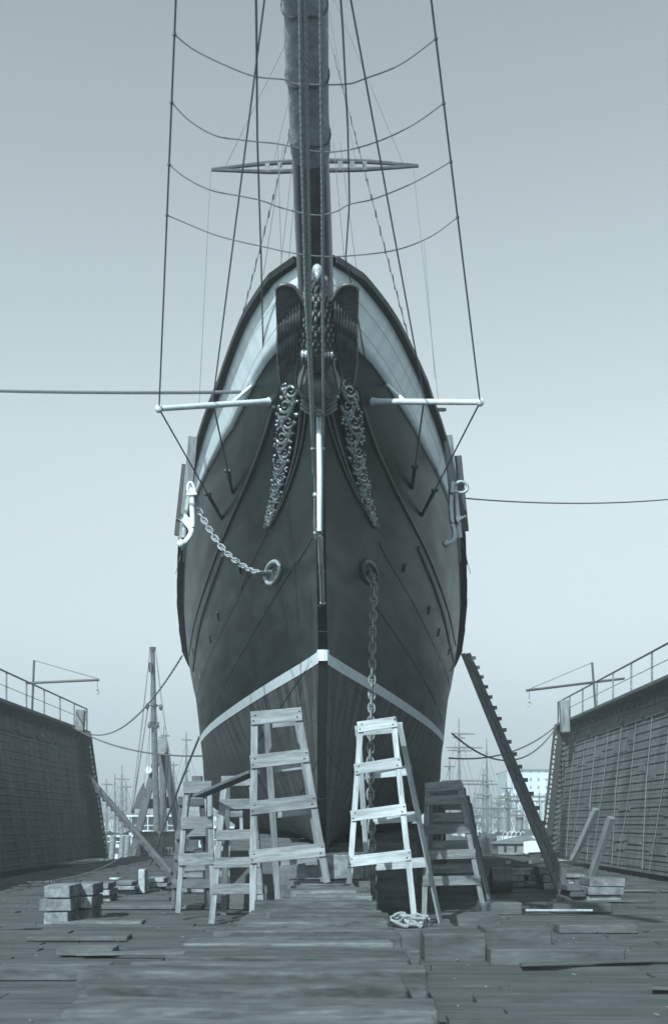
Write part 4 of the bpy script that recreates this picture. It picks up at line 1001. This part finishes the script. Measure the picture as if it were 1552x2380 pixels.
steamer(300, 432, 1930, 1898, 95, 'white river steamer with a dark open deckhouse behind the gallows frame')
steamer(258, 330, 1962, 1945, 85, 'low white launch moored by the left dock wall end')
steamer(462, 560, 1966, 1925, 80, 'white steamer partly seen through the left trestles')
# pier and piles at left
root = thing('pier', P(330, 1990, 66), 'low dark timber pier across the water on the left', 'pier')
m = MB(); a = P(240, 1982, 66); b = P(450, 1982, 66); m.box(a.x, b.x, 66, 70, -.3, .0); m.build('deck', M_['wooddk'], root)
for k in range(12): x = a.x+(b.x-a.x)*k/11; m = MB(); m.tube([Vector((x, 66.2, -2)), Vector((x, 66.2, -.3))], .14, 8); m.build('pile', M_['wooddk'], root)
for k, x in enumerate((284, 296, 262)):
    m = MB(); m.tube([P(x-2, 1996, 64), P(x+2, 1942, 64)], .18, 10); tag(m.build('mooring_pile', M_['wood'], None, smooth=True), ['leaning pale mooring pile nearest the left gangway', 'pale mooring pile right beside the gangway shadow', 'pale mooring pile by the left dock wall'][k], 'pile')
# distant sailing ships
def distant_ship(masts, Y, label, x0, x1, hy=1940, hull=True):
    root = thing('moored_ship', P((x0+x1)/2, 1975, Y), label, 'sailing ship')
    if hull:
        m = MB(); a = P(x0, hy, Y); b = P(x1, hy, Y); n = 20; base = len(m.v)
        for k in range(n+1):
            t = k/n; xx = a.x+(b.x-a.x)*t; w_ = 3.0*math.sin(math.pi*min(1, max(0, t)))**.4+.05; zt = a.z+.8*(2*t-1)**2
            m.v += [Vector((xx, Y-w_, zt)), Vector((xx, Y-w_*.7, -1.7)), Vector((xx, Y+w_, zt))]
        for k in range(n): q = base+3*k; m.face((q, q+1, q+4, q+3)); m.face((q, q+3, q+5, q+2))
        m.build('hull', M_['timber'], root, smooth=True)
    for (x, yt, yards) in masts:
        foot_ = P(x, 1950, Y); tp = P(x-1, yt, Y); m = MB(); L_ = (tp-foot_).length
        m.tube([foot_, foot_.lerp(tp, .5), tp], [L_*.013+.05, L_*.010+.03, .05], 8)
        ms = m.build('mast', M_['farspar'], root)
        for (yy, xa, xb) in yards:
            m = MB(); a = P(xa, yy+1, Y-.3); b = P(xb, yy+2, Y-.3); m.tube([a, (a+b)/2, b], [.07, .13, .07], 6); m.build('yard', M_['farspar'], root)
        m = MB(); sp_ = L_*.22
        for s in (-1, 1):
            for k in range(3): m.tube([foot_+Vector((s*(sp_*(.5+.25*k)), 0, 1)), foot_.lerp(tp, .62+.14*k)], .022, 4)
        m.build('rigging', M_['farspar'], root)
    return root
distant_ship([(1067, 1668, [(1704, 1050, 1103), (1713, 1050, 1080), (1736, 1035, 1121), (1743, 1040, 1096), (1813, 1025, 1146), (1821, 1040, 1156)]), (1045, 1760, [(1780, 1030, 1058)]),
              (1131, 1718, [(1845, 1100, 1132), (1853, 1100, 1132), (1877, 1090, 1201)]), (1123, 1786, [(1800, 1118, 1129)])], 130, 'square rigged ship with crossed yards moored beyond the right trestles', 1010, 1180, 1945)
distant_ship([(1156, 1848, [(1880, 1140, 1170)]), (1141, 1860, []), (1181, 1839, [(1842, 1173, 1183)])], 150, 'smaller ship with short masts before the grain elevator', 1120, 1215, 1945)
distant_ship([(285, 1778, [(1809, 267, 302), (1858, 278, 292)]), (283, 1862, [])], 140, 'faint two masted ship far behind the left wall', 250, 320, 1952)
distant_ship([(434, 1700, [(1718, 422, 446), (1790, 430, 440)]), (382, 1687, [(1708, 374, 395)])], 120, 'ship with slim masts seen between gallows frame and the trestles', 350, 470, 1950)
distant_ship([(405, 1770, [(1776, 355, 415)])], 110, 'small craft with one crossed yard behind the gallows head', 370, 440, 1955)
random.seed(55)
for k in range(22):
    right = k % 2 == 0; x = random.uniform(1088, 1290) if right else random.uniform(200, 335); yt = random.uniform(1790, 1885); Y = random.uniform(100, 190)
    yards = []
    for j in range(random.randint(0, 3)):
        yy = yt+12+j*random.uniform(14, 26)
        if yy < 1930: w_ = random.uniform(6, 20); yards.append((yy, x-w_, x+w_))
    distant_ship([(x, yt, yards)]+([(x+random.uniform(8, 16), yt+18, [])] if k % 3 == 0 else []), Y, 'faint small craft with bare masts in the crowded harbour '+('on the right' if right else 'on the left'), x-22, x+22, 1950)['group'] = 'small craft crowded in the harbour, '+('right' if right else 'left')
# grain elevator
EY = 210.0
root = thing('grain_elevator', P(1230, 1950, EY), 'huge pale concrete grain elevator with rows of windows, behind the long gangway', 'grain elevator')
def eb(x0, x1, y0, y1, dY, depth, name, mt='stone'):
    a = P(x0, y1, EY+dY); b = P(x1, y0, EY+dY); m = MB(); m.box(a.x, b.x, EY+dY, EY+dY+depth, max(a.z, -1.6) if y1 < 1960 else -1.6, b.z); return m.build(name, M_[mt], root)
eb(1191, 1330, 1790, 1950, 6, 20, 'tower'); eb(1178, 1190, 1792, 1950, 8, 12, 'stair_tower')
eb(1188, 1332, 1787, 1790, 5.5, 21, 'cornice', 'roof'); eb(1167, 1330, 1843, 1950, 0, 6, 'lower_block'); eb(1165, 1332, 1860, 1863, -.4, 4, 'ledge', 'roof'); eb(1165, 1332, 1849, 1850.6, -.4, 4, 'ledge', 'roof')
for k in range(14):
    x = 1172+k*12; m = MB(); c = P(x, 1900, EY-1); r_ = 5.6/F*EY; m.tube([Vector((c.x, EY+.2, -1.6)), Vector((c.x, EY+.2, P(0, 1863, EY).z))], r_, 14); m.build('silo', M_['stone'], root, smooth=True)
for (xs, ys, dY, w_, h_) in (((1195, 1214, 1232.5, 1250.5, 1269, 1290, 1310), (1793.5, 1812, 1830), 5.93, 2.0, 3.4), ((1173, 1182, 1193, 1202, 1214, 1232, 1252, 1268, 1290), (1846, 1856), -.07, 1.6, 1.9), ((1200, 1208, 1208, 1222), (1874, 1883), -3.2, 1.2, 1.2)):
    for x in xs:
        for y_ in ys:
            p = P(x, y_, EY+dY); s_ = (EY)/F; m = MB(); h2 = h_*.45 if y_ == 1793.5 else h_; m.box(p.x-w_*s_, p.x+w_*s_, EY+dY, EY+dY+.1, p.z-h2*s_, p.z+h2*s_); m.build('window', M_['roof'], root)
# warehouses
random.seed(31)
for k, (x0, x1, y0, Y, lab) in enumerate(((130, 262, 1912-2, 300, 'long low grey warehouse beyond the left dock wall'), (255, 345, 1902, 260, 'grey waterfront shed behind the launch'), (395, 520, 1895, 240, 'pale waterfront building behind the left trestles'), (560, 700, 1890, 240, 'waterfront building hidden behind the bow on the left'), (980, 1085, 1890, 230, 'pale waterfront building behind the right trestles'), (1085, 1170, 1900, 250, 'hazy waterfront building left of the grain elevator'), (1330, 1560, 1880, 260, 'hazy waterfront building at the far right'))):
    root = thing('warehouse', P((x0+x1)/2, 1930, Y), lab, 'warehouse'); a = P(x0, 1950, Y); b = P(x1, y0, Y)
    m = MB(); m.box(a.x, b.x, Y, Y+12, -1.8, b.z); m.build('wall', M_['stone'], root)
    m = MB(); m.poly([Vector((a.x-.3, Y-.3, b.z)), Vector((b.x+.3, Y-.3, b.z)), Vector((b.x-1, Y-.3, b.z+1.0)), Vector((a.x+1, Y-.3, b.z+1.0))], (0, 12, 0)); m.build('roof', M_['roof'], root)
    m = MB(); xx = a.x+1
    while xx < b.x-1.2: m.box(xx, xx+.7, Y-.06, Y+.02, b.z-2.2, b.z-1.2); xx += 1.8
    m.build('window', M_['roof'], root)
# tug with funnel at right
TY = 88
root = thing('tug', P(1200, 1965, TY), 'tug with a dark banded funnel and white lifeboat davits before the grain elevator', 'tug')
m = MB(); a = P(1150, 1962, TY); b = P(1290, 1962, TY); m.box(a.x, b.x, TY-1.5, TY+2, -1.6, P(0, 1955, TY).z); m.build('hull', M_['timber'], root)
m = MB(); p = P(1206, 1935, TY+.5); m.tube([Vector((p.x, TY+.5, p.z)), P(1207, 1900, TY+.5)], [.27, .27], 16); fu = m.build('funnel', M_['roof'], root, smooth=True)
m = MB(); m.tube([P(1207, 1906, TY+.5), P(1207, 1899, TY+.5)], .29, 16); m.build('funnel_band', M_['iron'], fu, smooth=True)
m = MB(); p = P(1221, 1940, TY); q = P(1227, 1896, TY); m.box(p.x, q.x, TY, TY+.3, p.z, q.z); m.build('ventilator', M_['roof'], root)
m = MB(); p = P(1208, 1944, TY); q = P(1240, 1928, TY); m.box(p.x, q.x, TY-1, TY+1.5, p.z, q.z); m.build('wheelhouse', M_['timber'], root)
m = MB(); p = P(1160, 1962, TY); q = P(1260, 1943, TY); m.box(p.x, q.x, TY-1.2, TY+1.5, p.z, q.z); m.build('cabin', M_['ferry'], root)
for k in range(5):
    x = 1168+k*10; c = P(x+6, 1944, TY-1.4); m = MB(); m.tube([c+Vector((-.22, 0, -.5))]+[c+Vector((-.22*math.cos(t), 0, .38*math.sin(t))) for t in [math.pi*.75*i/8 for i in range(9)]], .03, 6); m.build('davit', M_['ferry'], root)
for x, yt in ((1181, 1840), (1231, 1850)): m = MB(); m.tube([P(x+1, 1945, TY), P(x, yt, TY)], [.06, .035], 6); m.build('mast', M_['timber'], root)
# houseboat on a dark scow
HY_ = 62.0
root = thing('houseboat', P(1206, 1990, HY_), 'low houseboat with hipped grey roof on a dark scow hull, left of the gangway', 'houseboat')
def q3(pts, ext, nm, mt): m = MB(); m.poly(pts, ext); return m.build(nm, M_[mt], root)
q3([P(1155, 1987, HY_), P(1170, 2022, HY_+.0), P(1252, 2022, HY_), P(1258, 1984, HY_), P(1206, 1990, HY_)], (0, 2.5, 0), 'hull', 'iron')
q3([P(1158, 1986, HY_+.2), P(1156, 1961, HY_+.2), P(1256, 1961, HY_+.2), P(1255, 1986, HY_+.2)], (0, 2.3, 0), 'wall', 'wood')
m = MB(); z0 = P(0, 1961, HY_).z; a = P(1151, 1961, HY_); b = P(1259, 1961, HY_); r1 = P(1204, 1943, HY_+1.3); r2 = P(1232, 1943, HY_+1.3)
m.v = [Vector((a.x, HY_, z0)), Vector((b.x, HY_, z0)), Vector((b.x, HY_+2.7, z0)), Vector((a.x, HY_+2.7, z0)), r1, r2]
for f in ((0, 1, 5, 4), (1, 2, 5), (2, 3, 4, 5), (3, 0, 4), (0, 3, 2, 1)): m.face(f)
m.build('roof', M_['roof'], root)
q3([P(1216, 1982, HY_-.1), P(1217, 1957, HY_-.1), P(1237, 1954, HY_-.1), P(1258, 1955, HY_-.1), P(1255, 1980, HY_-.1)], (0, .25, 0), 'white_panel', 'ferry')
for x in (1173, 1197): p = P(x, 1972, HY_+.15); m = MB(); m.box(p.x-.06, p.x+.06, HY_+.12, HY_+.18, p.z-.17, p.z+.17); m.build('window', M_['glassd'], root)
m = MB(); m.ball(P(1223, 1981, HY_-.4), .16, 10, 8, sc=(1, .5, .8)); m.build('fender', M_['ferry'], root, smooth=True)
# pale raft of boards at mid right and small gear
for (x0, x1, yt, yb, Y, lab) in ((1175, 1187, 2001, 2022, 42, 'pale upright post left of the houseboat hull'), (1226, 1234, 2000, 2022, 42, 'pale upright post right of the houseboat hull')):
    a = P(x0, yb, Y); b = P(x1, yt, Y); timber(a.x, b.x, Y, Y+.15, 0, b.z, M_['woodlt'], lab, 'post', 'post')
a = P(1184, 2022, 42.3); b = P(1228, 2003, 42.3); timber(a.x, b.x, 42.4, 42.6, 0, b.z, M_['timber'], 'boarded panel between the two pale posts', 'board_panel', 'boards')
for k, (x0, y0, x1, y1, Y, nm) in enumerate(((1330, 2000, 1385, 1880, 37, 'pale raking shore leaning on the right dock wall, left one'), (1365, 2060, 1420, 1900, 32, 'raking shore leaning on the right dock wall, nearer one'))):
    o = beam('raking_shore', P(x0, y0, Y), P(x1, y1, Y-1), .2, .16, M_['wood']); tag(o, nm, 'shore timber')
for k, (x0, y0, x1, y1, Y) in enumerate(((1345, 2105, 1338, 2045, 24), (1372, 2100, 1352, 2050, 26))):
    o = beam('post', P(x0, y0, Y), P(x1, y1, Y), .1, .1, M_['wooddk']); tag(o, ('dark leaning post before the right cribs, left of two', 'dark leaning post before the right cribs, right of two')[k], 'post')

# ---------------------------------------------------------------- harbour haze
vm = bpy.data.materials.new('haze'); vm.use_nodes = True; t = vm.node_tree; t.nodes.clear()
pv = t.nodes.new('ShaderNodeVolumePrincipled'); mo = t.nodes.new('ShaderNodeOutputMaterial'); t.links.new(pv.outputs[0], mo.inputs['Volume'])
pv.inputs['Color'].default_value = (.84, .965, 1, 1); pv.inputs['Density'].default_value = .0025; pv.inputs['Anisotropy'].default_value = .1
m = MB(); m.box(-320, 320, -40, 600, -3.2, 60); hz = m.build('haze', vm); hz['kind'] = 'stuff'
try: SC.cycles.volume_bounces = 0
except Exception: pass
